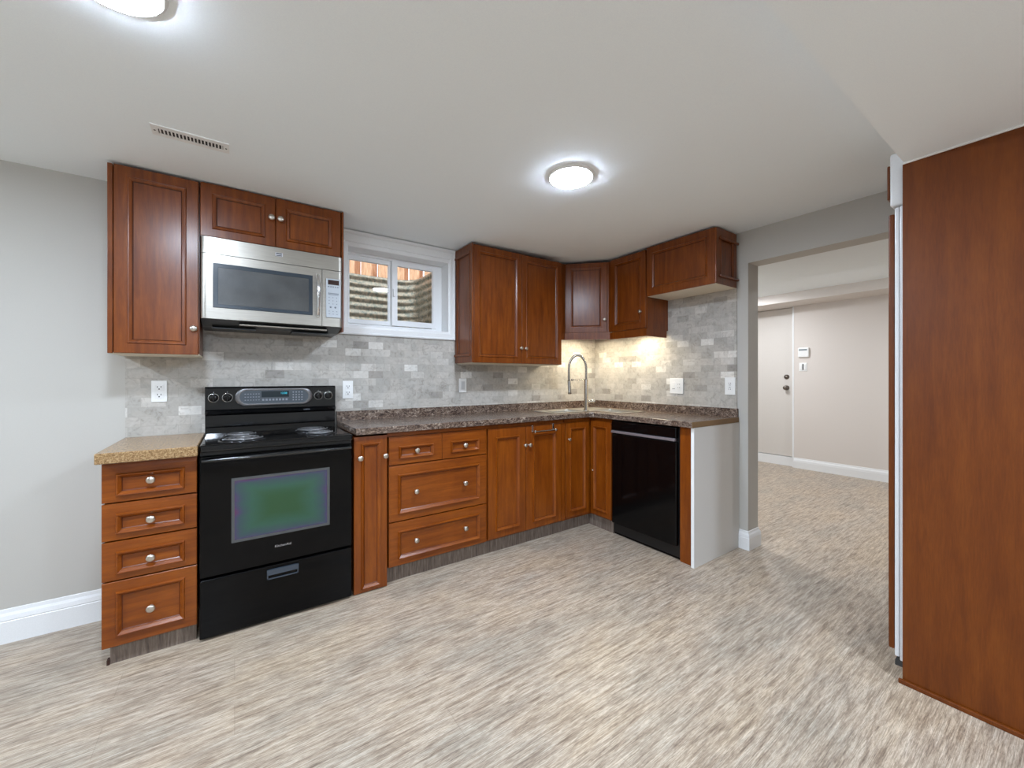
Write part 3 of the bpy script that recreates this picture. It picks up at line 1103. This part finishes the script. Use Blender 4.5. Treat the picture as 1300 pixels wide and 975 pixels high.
# filler strip and white end panel
o = MB().bbox(XD + 0.022, XD + 0.04, 1.499, 1.590, 0.0, 0.922, 0.001).build('filler_panel', 'wood_low', origin=(XD + 0.03, 1.54, 0))
tag(o, 'narrow cherry filler strip between the dishwasher and white end panel', 'panel')
t = thing('end_panel', 'tall white panel closing the right end of the lower cabinets', 'panel', (2.77, 1.486, 0))
MB().box(XD + 0.004, XR - 0.001, 1.476, 1.496, 0.0, 0.922).build('board', 'whitepanel', t)
MB().box(XD, XD + 0.004, 1.476, 1.497, 0.0, 0.922).build('edge_band', 'edge', t)

# ================================================================== COUNTERTOPS
CT, CB = 0.962, 0.923
t = thing('worktop', 'L-shaped brown stone-patterned laminate worktop with a raised back lip', 'worktop', (1.8, 2.65, CB))
B1 = (2.15, 2.50, 2.485, 2.735)       # sink bowls
B2 = (2.615, 2.865, 2.19, 2.54)
xs = [0.568, 2.15, 2.45, 2.50, 2.615, 2.865, XR - 0.009]
ysg = [1.475, 2.19, 2.372, 2.485, 2.54, 2.735, YB - 0.009]
def keepc(x, y):
    if y < 2.372 and x < 2.45:
        return False
    for b in (B1, B2):
        if b[0] < x < b[1] and b[2] < y < b[3]:
            return False
    return True
m = MB().cells(xs, ysg, CB, CT, keepc)
m.prism([(2.45 - 0.03, 2.3725), (2.45, 2.342), (2.4505, 2.3725)], CB, CT)
m = m.build('top', 'counter', t)
bv = m.modifiers.new('soft_edge', 'BEVEL'); bv.width = 0.003; bv.segments = 2; bv.limit_method = 'ANGLE'; bv.angle_limit = math.radians(50)
MB().box(2.4505, XR - 0.012, 1.4735, 1.475, CB + 0.001, CT - 0.001).build('raw_edge', plain('bare_particle_board', (128, 100, 66), 0.7, bump=0.3, bscale=120), t)
u_ = MB().prism([(0.568, YB - 0.009), (0.568, YB - 0.029), (XR - 0.029, YB - 0.029), (XR - 0.029, 1.478), (XR - 0.009, 1.478), (XR - 0.009, YB - 0.009)], CT, 1.024)
u_.build('upstand', 'counter', t)

o = MB().bbox(-0.479, -0.1405, 2.345, YB - 0.009, 0.889, 0.935, 0.004).build('worktop', 'tan', origin=(-0.31, 2.63, 0.889))
tag(o, 'short tan speckled worktop over the four-drawer cabinet left of the stove', 'worktop')

# ================================================================== SINK + FAUCET
t = thing('corner_sink', 'stainless steel double-bowl corner sink set in the worktop', 'sink', (2.6, 2.6, CT))
rm = MB()
ox = [2.12, 2.15, 2.50, 2.585, 2.615, 2.865, 2.893]
oy = [2.16, 2.19, 2.455, 2.485, 2.54, 2.735, 2.765]
def keeps(x, y):
    for b in (B1, B2):
        if b[0] < x < b[1] and b[2] < y < b[3]:
            return False
    if x < 2.585 and y < 2.455:
        return False
    return True
rm.cells(ox, oy, CT + 0.0005, CT + 0.004, keeps)
rm = rm.build('rim', 'steel_s', t)
for (x0, x1, y0, y1) in (B1, B2):
    b = MB()
    zb = 0.80
    r = [(x0, x1, y0, y1, CT + 0.004), (x0 + 0.004, x1 - 0.004, y0 + 0.004, y1 - 0.004, CT - 0.01), (x0 + 0.012, x1 - 0.012, y0 + 0.012, y1 - 0.012, zb + 0.02), (x0 + 0.03, x1 - 0.03, y0 + 0.03, y1 - 0.03, zb)]
    v = []
    for (a, c, d_, e, z) in r:
        v += [(a, d_, z), (c, d_, z), (c, e, z), (a, e, z)]
    f = []
    for i in range(len(r) - 1):
        for k in range(4):
            f.append((i * 4 + k, i * 4 + (k + 1) % 4, i * 4 + 4 + (k + 1) % 4, i * 4 + 4 + k))
    f.append((12, 13, 14, 15))
    b.add(v, f)
    bo = b.build('bowl', 'steel_s', t)
    MB().lathe(((x0 + x1) / 2, (y0 + y1) / 2, zb), (0, 0, 1), [(0.04, 0.0), (0.04, 0.003), (0.03, 0.001), (0.0, 0.001)], 20).build('drain', 'chrome', bo)

t = thing('kitchen_faucet', 'tall brushed nickel spring-neck faucet arching over the corner sink', 'faucet', (2.533, 2.513, CT + 0.004))
fx, fy = 2.533, 2.513
dx, dy = -0.80, 0.60
base = CT + 0.004
MB().lathe((fx, fy, base), (0, 0, 1), [(0.026, 0), (0.026, 0.004), (0.018, 0.008), (0.0165, 0.27), (0.0135, 0.273), (0, 0.273)], 20).build('stem', 'steel_f', t)
z1 = 1.24
pts = [(fx, fy, z1), (fx, fy, 1.30)]
R_ = 0.075
for k in range(0, 21):
    a = PI * k / 20
    q = R_ * (1 - math.cos(a))
    pts.append((fx + dx * q, fy + dy * q, 1.335 + 0.115 * math.sin(a) * 1.0))
pts.append((fx + dx * 0.150, fy + dy * 0.150, 1.27))
pts.append((fx + dx * 0.150, fy + dy * 0.150, 1.225))
MB().tube(pts, 0.0105, 14).build('spout', 'steel_f', t)
hx, hy = fx + dx * 0.15, fy + dy * 0.15
MB().lathe((hx, hy, 1.232), (-dx * 0.06, -dy * 0.06, -1), [(0, 0), (0.0125, 0.0), (0.0135, 0.02), (0.0135, 0.10), (0.016, 0.118), (0.013, 0.124), (0, 0.124)], 16).build('spray_head', 'steel_f', t)
MB().tube([(fx, fy, 1.236), (hx - dx * 0.03, hy - dy * 0.03, 1.236)], 0.004, 8).lathe((hx - dx * 0.028, hy - dy * 0.028, 1.226), (0, 0, 1), [(0, 0), (0.010, 0), (0.010, 0.016), (0, 0.016)], 12).build('holder_arm', 'steel_f', t)
MB().tube([(fx, fy, 1.046), (fx + 0.82 * 0.072, fy - 0.57 * 0.072, 1.048)], [0.011, 0.010], 12).tube([(fx + 0.82 * 0.072, fy - 0.57 * 0.072, 1.046), (fx + 0.82 * 0.082, fy - 0.57 * 0.082, 1.062)], [0.005, 0.004], 8).build('lever', 'chrome', t)

# ================================================================== OUTLETS AND SWITCHES
def outlet(name, label, c, axis, w, h, kind):
    """axis 'x' plate on back wall; 'y' plate on right wall"""
    t = thing(name, label, 'outlet' if 'outlet' in name else 'switch', c)
    face = (YB - 0.0085) if axis == 'x' else (XR - 0.0085)

    def B_(mb, a0, a1, d0, d1, z0, z1, r=None):
        if axis == 'x':
            q = (a0, a1, face - d1, face - d0, z0, z1)
        else:
            q = (face - d1, face - d0, a0, a1, z0, z1)
        return mb.bbox(*q, r) if r else mb.box(*q)
    cx = c[0] if axis == 'x' else c[1]
    cz = c[2]
    B_(MB(), cx - w / 2, cx + w / 2, 0, 0.006, cz - h / 2, cz + h / 2, 0.002).build('plate', 'plate', t)
    if kind == 'duplex':
        for s in (1, -1):
            zc_ = cz + s * 0.021
            r = B_(MB(), cx - 0.016, cx + 0.016, 0.006, 0.008, zc_ - 0.016, zc_ + 0.016, 0.001).build('receptacle', 'plate', t)
            sl = MB()
            B_(sl, cx - 0.009, cx - 0.006, 0.008, 0.0084, zc_ - 0.001, zc_ + 0.008)
            B_(sl, cx + 0.006, cx + 0.009, 0.008, 0.0084, zc_ - 0.001, zc_ + 0.008)
            B_(sl, cx - 0.003, cx + 0.003, 0.008, 0.0084, zc_ - 0.011, zc_ - 0.005)
            sl.build('slots', 'slot', r)
    elif kind == 'double':
        for s in (1, -1):
            r = B_(MB(), cx + s * 0.024 - 0.016, cx + s * 0.024 + 0.016, 0.006, 0.0085, cz - 0.032, cz + 0.032, 0.001).build('rocker', 'plate', t)
            if s < 0:
                sl = MB()
                for zc_ in (cz + 0.014, cz - 0.014):
                    B_(sl, cx - 0.033, cx - 0.030, 0.0085, 0.0089, zc_ - 0.004, zc_ + 0.004)
                    B_(sl, cx - 0.019, cx - 0.016, 0.0085, 0.0089, zc_ - 0.004, zc_ + 0.004)
                sl.build('slots', 'slot', r)
            else:
                B_(MB(), cx + 0.012, cx + 0.036, 0.0085, 0.009, cz - 0.026, cz - 0.023).build('indicator', 'slot', r)
    elif kind == 'gfci':
        r = B_(MB(), cx - 0.016, cx + 0.016, 0.006, 0.0085, cz - 0.034, cz + 0.034, 0.001).build('receptacle', 'plate', t)
        sl = MB()
        for zc_ in (cz + 0.021, cz - 0.023):
            B_(sl, cx - 0.008, cx - 0.005, 0.0085, 0.009, zc_ - 0.004, zc_ + 0.004)
            B_(sl, cx + 0.005, cx + 0.008, 0.0085, 0.009, zc_ - 0.004, zc_ + 0.004)
        B_(sl, cx - 0.008, cx + 0.008, 0.0085, 0.009, cz + 0.006, cz + 0.009)
        B_(sl, cx - 0.008, cx + 0.008, 0.0085, 0.009, cz - 0.009, cz - 0.006)
        sl.build('slots', 'slot', r)
    else:
        B_(MB(), cx - 0.016, cx + 0.016, 0.006, 0.0095, cz - 0.033, cz + 0.033, 0.0015).build('rocker', plain('grey_white_rocker', (205, 206, 206), 0.4), t)
    return t


outlet('wall_outlet', 'white duplex wall outlet above the short tan worktop', (-0.340, YB, 1.177), 'x', 0.066, 0.117, 'duplex')
outlet('wall_outlet', 'white duplex wall outlet just right of the stove backguard', (0.641, YB, 1.170), 'x', 0.068, 0.122, 'duplex')
outlet('wall_switch', 'single white rocker switch on the tile under the two-door wall cabinet', (1.528, YB, 1.190), 'x', 0.066, 0.114, 'rocker')
outlet('wall_outlet', 'wide double white plate of switch and socket on the side wall', (3.07, 1.980, 1.184), 'y', 0.122, 0.130, 'double')
outlet('wall_outlet', 'white safety outlet plate at the outer edge of the side wall tile', (3.07, 1.537, 1.190), 'y', 0.076, 0.130, 'gfci')

# ================================================================== UPPER CABINETS
YU = 2.62
t = thing('wall_cabinet', 'tall single-door cherry wall cabinet at the far left', 'cabinet', (-0.32, 2.77, 1.37))
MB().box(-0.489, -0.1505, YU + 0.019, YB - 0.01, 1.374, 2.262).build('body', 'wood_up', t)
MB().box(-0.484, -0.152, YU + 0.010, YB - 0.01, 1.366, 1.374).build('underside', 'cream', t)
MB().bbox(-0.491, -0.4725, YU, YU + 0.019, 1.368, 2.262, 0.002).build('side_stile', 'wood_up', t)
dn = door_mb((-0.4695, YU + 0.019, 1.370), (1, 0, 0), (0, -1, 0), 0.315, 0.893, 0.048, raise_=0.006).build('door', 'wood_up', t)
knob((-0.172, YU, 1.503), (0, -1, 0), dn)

t = thing('wall_cabinet', 'short two-door cherry wall cabinet above the microwave', 'cabinet', (0.2, 2.77, 1.99))
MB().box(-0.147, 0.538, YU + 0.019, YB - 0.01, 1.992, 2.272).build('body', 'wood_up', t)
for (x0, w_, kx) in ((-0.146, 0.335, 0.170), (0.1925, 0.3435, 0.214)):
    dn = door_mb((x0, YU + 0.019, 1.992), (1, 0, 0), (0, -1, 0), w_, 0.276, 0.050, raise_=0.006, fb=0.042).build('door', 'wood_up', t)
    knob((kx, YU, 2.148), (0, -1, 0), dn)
o = MB().box(0.5415, 0.5525, YU, YB - 0.01, 1.535, 2.272).build('side_panel', 'wood_up', origin=(0.547, 2.77, 1.535))
tag(o, 'thin cherry side panel between the microwave and the window', 'panel')

# microwave
t = thing('over_range_microwave', 'stainless steel microwave hung over the stove', 'microwave', (0.2, 2.74, 1.53))
bd = MB()
# body with a tapering underside
ys = [(2.60, 1.558), (2.60, 1.985), (YB - 0.012, 1.985), (YB - 0.012, 1.524), (2.72, 1.530)]
n = len(ys)
v = [(-0.143, y, z) for y, z in ys] + [(0.537, y, z) for y, z in ys]
f = [list(range(n)), list(range(n, 2 * n))[::-1]] + [(i, (i + 1) % n, n + (i + 1) % n, n + i) for i in range(n)]
bd.add(v, f)
bd = bd.build('body', plain('dark_grey_painted_steel', (44, 46, 48), 0.35), t)
gr = MB().bbox(0.02, 0.46, 2.625, 2.66, 1.536, 1.544, 0.002)
gr.build('lower_vent', 'steel', t)
MB().box(-0.10, 0.10, 2.70, 2.85, 1.520, 1.526).build('grease_filter', 'darkmetal', t)
MB().box(0.28, 0.48, 2.70, 2.85, 1.520, 1.526).build('grease_filter', 'darkmetal', t)


def mwface(mb, x0, x1, z0, z1, cl, cr, y=2.58, c=0.022, d=0.018):
    """front slab with large rounded vertical ends"""
    pts = []
    if cl:
        for k in range(6):
            a = PI / 2 * k / 5
            pts.append((x0 + c - c * math.cos(a), y + d - d * math.sin(a)))
    else:
        pts.append((x0, y))
    if cr:
        for k in range(6):
            a = PI / 2 * (5 - k) / 5
            pts.append((x1 - c + c * math.cos(a), y + d - d * math.sin(a)))
    else:
        pts.append((x1, y))
    pts += [(x1, 2.601), (x0, 2.601)]
    return mb.prism(pts, z0, z1)


MW = mwface(MB(), -0.143, 0.539, 1.895, 1.978, True, True).build('top_grille', 'steel', t)
bdg = MB().bbox(0.186, 0.222, 2.577, 2.581, 1.929, 1.950, 0.001)
bdg = bdg.build('badge', 'silver', MW)
bdd = MB().box(0.190, 0.218, 2.5765, 2.5772, 1.942, 1.947)
bdd.box(0.190, 0.218, 2.5765, 2.5772, 1.932, 1.936)
bdd.build('badge_bars', 'greyglass', t)
door = MB()
mwface(door, -0.143, 0.423, 1.558, 1.892, True, False)
door = door.build('door', 'steel', t)
wr = MB()
ringset(wr, [(-0.092, 0.374, 1.616, 1.847, 2.5805), (-0.092, 0.374, 1.616, 1.847, 2.5775), (-0.090, 0.372, 1.618, 1.845, 2.576), (-0.071, 0.354, 1.634, 1.826, 2.576), (-0.069, 0.352, 1.636, 1.824, 2.5785)])
wr.build('window_surround', 'greyglass', door)
MB().box(-0.071, 0.354, 2.577, 2.5795, 1.634, 1.826).build('window', 'mwglass', door)
hp = []
for k in range(13):
    s_ = k / 12
    hp.append((0.399, 2.566 - 0.030 * math.sin(PI * s_) ** 0.5, 1.618 + 0.232 * s_))
MB().tube(hp, 0.0095, 12).bbox(0.392, 0.406, 2.556, 2.581, 1.606, 1.622, 0.002).bbox(0.392, 0.406, 2.556, 2.581, 1.842, 1.858, 0.002).build('handle', 'chrome', door)
cp_ = mwface(MB(), 0.4255, 0.539, 1.558, 1.892, False, True).build('control_panel', 'steel', t)
MB().bbox(0.445, 0.527, 2.572, 2.581, 1.610, 1.842, 0.004).build('keypad', 'keypad', cp_)
MB().box(0.455, 0.516, 2.5713, 2.5722, 1.806, 1.834).build('display', 'amber', cp_)
kp = MB()
for i in range(5):
    kp.box(0.455 + i * 0.0125, 0.463 + i * 0.0125, 2.5713, 2.5722, 1.790, 1.797)
kp.box(0.455, 0.515, 2.5713, 2.5722, 1.752, 1.757)
kp.box(0.457, 0.513, 2.5713, 2.5722, 1.745, 1.749)
for r_ in range(3):
    for i in range(3):
        kp.box(0.459 + i * 0.021, 0.464 + i * 0.021, 2.5713, 2.5722, 1.728 - r_ * 0.019, 1.732 - r_ * 0.019)
for i in range(2):
    kp.lathe((0.470 + i * 0.026, 2.5722, 1.672), (0, -1, 0), [(0.0055, 0), (0.0055, 0.001), (0, 0.001)], 12)
for i in range(3):
    kp.box(0.459 + i * 0.021, 0.465 + i * 0.021, 2.5713, 2.5722, 1.646, 1.650)
    kp.box(0.459 + i * 0.021, 0.467 + i * 0.021, 2.5713, 2.5722, 1.630, 1.633)
kp.build('key_print', 'ink', cp_)

# right two-door cabinet
t = thing('wall_cabinet', 'two-door cherry wall cabinet right of the window with panelled side', 'cabinet', (1.9, 2.77, 1.365))
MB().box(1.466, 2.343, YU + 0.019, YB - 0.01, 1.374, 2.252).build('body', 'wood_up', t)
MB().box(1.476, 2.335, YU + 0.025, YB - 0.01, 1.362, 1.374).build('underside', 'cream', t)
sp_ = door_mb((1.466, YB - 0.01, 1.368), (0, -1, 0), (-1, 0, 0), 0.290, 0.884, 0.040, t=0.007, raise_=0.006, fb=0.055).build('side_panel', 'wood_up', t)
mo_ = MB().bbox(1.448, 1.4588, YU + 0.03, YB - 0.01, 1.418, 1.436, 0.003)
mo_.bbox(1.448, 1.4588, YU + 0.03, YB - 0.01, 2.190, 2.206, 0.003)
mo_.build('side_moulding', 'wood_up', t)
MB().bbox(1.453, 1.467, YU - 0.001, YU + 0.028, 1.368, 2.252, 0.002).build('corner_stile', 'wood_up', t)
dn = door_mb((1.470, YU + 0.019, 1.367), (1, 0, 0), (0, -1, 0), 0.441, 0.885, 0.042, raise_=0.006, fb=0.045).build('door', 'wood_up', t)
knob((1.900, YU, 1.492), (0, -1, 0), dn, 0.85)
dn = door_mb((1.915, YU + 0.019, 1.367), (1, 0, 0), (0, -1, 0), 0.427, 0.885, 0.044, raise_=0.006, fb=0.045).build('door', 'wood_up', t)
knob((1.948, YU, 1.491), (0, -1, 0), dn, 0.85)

# diagonal corner cabinet
XU = 2.76
t = thing('corner_wall_cabinet', 'single-door cherry wall cabinet set diagonally in the corner', 'cabinet', (2.75, 2.7, 1.6))
D0 = Vector((2.482, 2.728, 0)); D1 = Vector((2.757, 2.453, 0))
ud = (D1 - D0).normalized(); ndg = Vector((-ud.y, ud.x, 0)) * -1
if ndg.y > 0:
    ndg = -ndg
P0 = D0 - ndg * 0.019; P1 = D1 - ndg * 0.019
MB().prism([(2.346, YB - 0.01), (2.346, 2.745), (P0.x, P0.y), (P1.x, P1.y), (P1.x, 2.441), (XR - 0.01, 2.441), (XR - 0.01, YB - 0.01)], 1.662, 2.294).build('body', 'wood_up', t)
dn = door_mb((P0.x + ud.x * 0.006, P0.y + ud.y * 0.006, 1.662), ud, ndg, 0.366, 0.628, 0.045, raise_=0.005).build('door', 'wood_up', t)
kc = P0 + ud * 0.350 + ndg * 0.019
knob((kc.x, kc.y, 1.775), ndg, dn, 0.9)
a = D0 + ndg * 0.006; b = D1 + ndg * 0.006
lr = MB().prism([(2.352, 2.738), (a.x - 0.004, a.y), (b.x, b.y), (b.x + 0.004, 2.4415), (b.x + 0.02, 2.4415), (b.x - ndg.x * 0.015, b.y + 0.017), (a.x - ndg.x * 0.015, a.y + 0.02), (2.352, 2.756)], 1.598, 1.660)
lr.build('light_rail', 'wood_up', t)

t = thing('wall_cabinet', 'narrow single-door cherry wall cabinet between corner and short cabinet', 'cabinet', (2.92, 2.25, 1.6))
MB().box(XU + 0.019, XR - 0.01, 2.062, 2.438, 1.655, 2.300).build('body', 'wood_up', t)
dn = door_mb((XU + 0.019, 2.436, 1.662), (0, -1, 0), (-1, 0, 0), 0.368, 0.636, 0.048, raise_=0.006).build('door', 'wood_up', t)
knob((XU, 2.112, 1.800), (-1, 0, 0), dn, 0.9)
lr = MB().box(XU - 0.004, XU + 0.012, 2.055, 2.4405, 1.594, 1.656)
lr.box(XU + 0.012, XR - 0.04, 2.055, 2.071, 1.594, 1.656)
lr.build('light_rail', 'wood_up', t)

t = thing('wall_cabinet', 'short wide cherry wall cabinet nearest the hall opening', 'cabinet', (2.92, 1.77, 1.915))
MB().box(XU + 0.019, XR - 0.01, 1.499, 2.057, 1.921, 2.312).build('body', 'wood_up', t)
MB().box(XU + 0.012, XR - 0.012, 1.492, 2.055, 1.914, 1.921).build('underside', 'cream', t)
dn = door_mb((XU + 0.019, 2.055, 1.915), (0, -1, 0), (-1, 0, 0), 0.560, 0.392, 0.050, raise_=0.005, fb=0.052).build('door', 'wood_up', t)
dn = door_mb((XU + 0.028, 1.499, 1.917), (1, 0, 0), (0, -1, 0), XR - 0.012 - XU - 0.028, 0.393, 0.045, t=0.010, raise_=0.005, fb=0.05).build('side_panel', 'wood_up', t)
MB().bbox(XU + 0.004, XU + 0.030, 1.484, 1.4995, 1.917, 2.308, 0.006, 3).build('corner_post', 'wood_up', t)
mo_ = MB().bbox(XU + 0.05, XR - 0.003, 1.474, 1.4895, 2.232, 2.250, 0.005, 3)
mo_.bbox(XU + 0.05, XR - 0.003, 1.474, 1.4895, 1.966, 1.982, 0.005, 3)
mo_.build('side_moulding', 'wood_up', t)

# under-cabinet light
t = thing('under_cabinet_light', 'small warm strip light under the corner wall cabinet', 'light', (2.80, 2.62, 1.655))
MB().bbox(2.60, 2.90, 2.66, 2.70, 1.640, 1.6615, 0.003).build('housing', 'plate', t)
MB().box(2.61, 2.89, 2.665, 2.695, 1.637, 1.6402).build('lens', plain('warm_lit_lens', (255, 240, 205), 0.5, emit=(255, 222, 160), estr=3.0), t)
lo = area('under_cabinet_lamp', (2.75, 2.68, 1.634), 0.28, 4.0, (1.0, 0.88, 0.64), size_y=0.03)
lo2 = MB().bbox(2.90, 2.94, 2.16, 2.38, 1.635, 1.6545, 0.003).build('light_strip', 'plate', thing('under_cabinet_light', 'second warm strip light under the narrow wall cabinet beside the corner', 'light', (2.92, 2.27, 1.65)))
area('under_cabinet_lamp', (2.92, 2.27, 1.632), 0.03, 2.6, (1.0, 0.88, 0.64), size_y=0.2)

# ================================================================== TALL PANEL AND REFRIGERATOR AT RIGHT
t = thing('refrigerator_side_panel', 'tall cherry veneer panel filling the right edge of the view', 'panel', (2.26, 0.0, 0))
MB().box(2.251, 2.269, -0.45, 0.436, 0.0, 2.124).build('panel', 'wood_panel', t)
MB().bbox(2.238, 2.251, -0.45, 0.447, 0.0, 0.018, 0.003).build('shoe_moulding', 'wood_panel', t)
MB().box(2.247, 2.269, -0.45, 0.436, 2.1242, 2.1308).build('caulk_line', 'caulk', t)
t = thing('refrigerator', 'white built-in refrigerator with cherry front panels behind the tall panel', 'refrigerator', (2.65, 0.1, 0))
MB().box(2.272, 3.02, -0.25, 0.432, 0.06, 2.128).build('body', 'frig', t)
MB().box(2.29, 3.0, -0.2, 0.42, 0.0, 0.06).build('base', 'blackm', t)
MB().bbox(2.273, 3.02, 0.434, 0.480, 1.972, 2.192, 0.008, 3).build('upper_grille', 'frig', t)
lowd = MB()
lowd.bbox(2.273, 3.02, 0.4345, 0.449, 0.075, 1.966, 0.004, 2)
lowd.bbox(2.279, 3.02, 0.451, 0.466, 0.085, 1.964, 0.004, 2)
lowd = lowd.build('door', 'frig', t)
MB().box(2.285, 3.01, 0.4485, 0.4515, 0.09, 1.96).build('door_gasket', 'darkmetal', lowd)
MB().bbox(2.283, 3.01, 0.4665, 0.487, 0.108, 1.942, 0.006, 2).build('wood_front', 'wood_panel', lowd)
MB().bbox(2.283, 3.01, 0.4805, 0.491, 2.006, 2.150, 0.004, 2).build('upper_wood_front', 'wood_panel', t)
MB().box(2.276, 2.40, 0.440, 0.464, 0.050, 0.072).build('hinge', 'darkmetal', t)

# ================================================================== CEILING VENT AND LAMPS
t = thing('ceiling_vent', 'narrow white louvred air register in the ceiling above the stove', 'vent', (-0.15, 2.2, 2.278))
vx0, vx1, vy0, vy1 = -0.282, -0.020, 2.152, 2.238
fr_ = MB().cells([vx0, vx0 + 0.022, vx1 - 0.022, vx1], [vy0, vy0 + 0.024, vy1 - 0.020, vy1], 2.2735, 2.2782, lambda x, y: not (vx0 + 0.022 < x < vx1 - 0.022 and vy0 + 0.024 < y < vy1 - 0.02))
fr_.build('frame', 'plate', t)
MB().box(vx0 + 0.02, vx1 - 0.02, vy0 + 0.022, vy1 - 0.018, 2.2772, 2.2782).build('duct', 'slot', t)
for i in range(18):
    x = vx0 + 0.026 + i * 0.0122
    MB().box(x, x + 0.0048, vy0 + 0.022, vy1 - 0.018, 2.2742, 2.2768).build('louvre', 'plate', t)
for sx in (vx0 + 0.011, vx1 - 0.011):
    MB().lathe((sx, 2.196, 2.2736), (0, 0, -1), [(0.004, 0), (0.003, 0.0015), (0, 0.0015)], 10).build('screw', 'darkmetal', t)


def lamp(x, y, z, label, group, power, colr=None):
    t = thing('ceiling_light', label, 'light', (x, y, z), group)
    MB().lathe((x, y, z), (0, 0, -1), [(0.118, 0), (0.118, 0.005), (0.111, 0.0135), (0.1056, 0.0145)], 48).build('rim', 'rim', t)
    MB().lathe((x, y, z), (0, 0, -1), [(0.1055, 0.0135), (0.1050, 0.0168), (0.098, 0.0185), (0.08, 0.0195), (0.0, 0.020)], 40).build('diffuser', plain('lit_lamp_diffuser', (250, 250, 250), 0.5, emit=colr or LAMP_COL, estr=power), t)


lamp(KITCHEN_LAMPS[0][0], KITCHEN_LAMPS[0][1], 2.279, 'round white flush ceiling light in the middle of the view', 'round ceiling lights', E_KITCHEN)
lamp(KITCHEN_LAMPS[1][0], KITCHEN_LAMPS[1][1], 2.279, 'round white flush ceiling light cut by the top left edge', 'round ceiling lights', E_KITCHEN)
rl = 'round white flush ceiling light added behind or beside the camera, out of view'
lamp(FILL_LAMPS[0][0], FILL_LAMPS[0][1], 2.279, rl, 'round ceiling lights', E_FILL)
for (x, y) in FILL_LAMPS[1:]:
    lamp(x, y, 2.1315, rl, 'round ceiling lights', E_FILL)
hl = 'unseen round white ceiling light placed in the hall behind the wall'
lamp(HALL_LAMPS[0][0], HALL_LAMPS[0][1], 2.3705, hl, 'round ceiling lights', E_HALL, HALL_COL)
lamp(HALL_LAMPS[1][0], HALL_LAMPS[1][1], 2.3705, hl, 'round ceiling lights', E_HALL, HALL_COL)
lamp(HALL_LAMPS[2][0], HALL_LAMPS[2][1], OZ + 0.0005, hl, 'round ceiling lights', E_HALL * 0.7, HALL_COL)  # added out of sight to brighten the hall floor and low ceiling
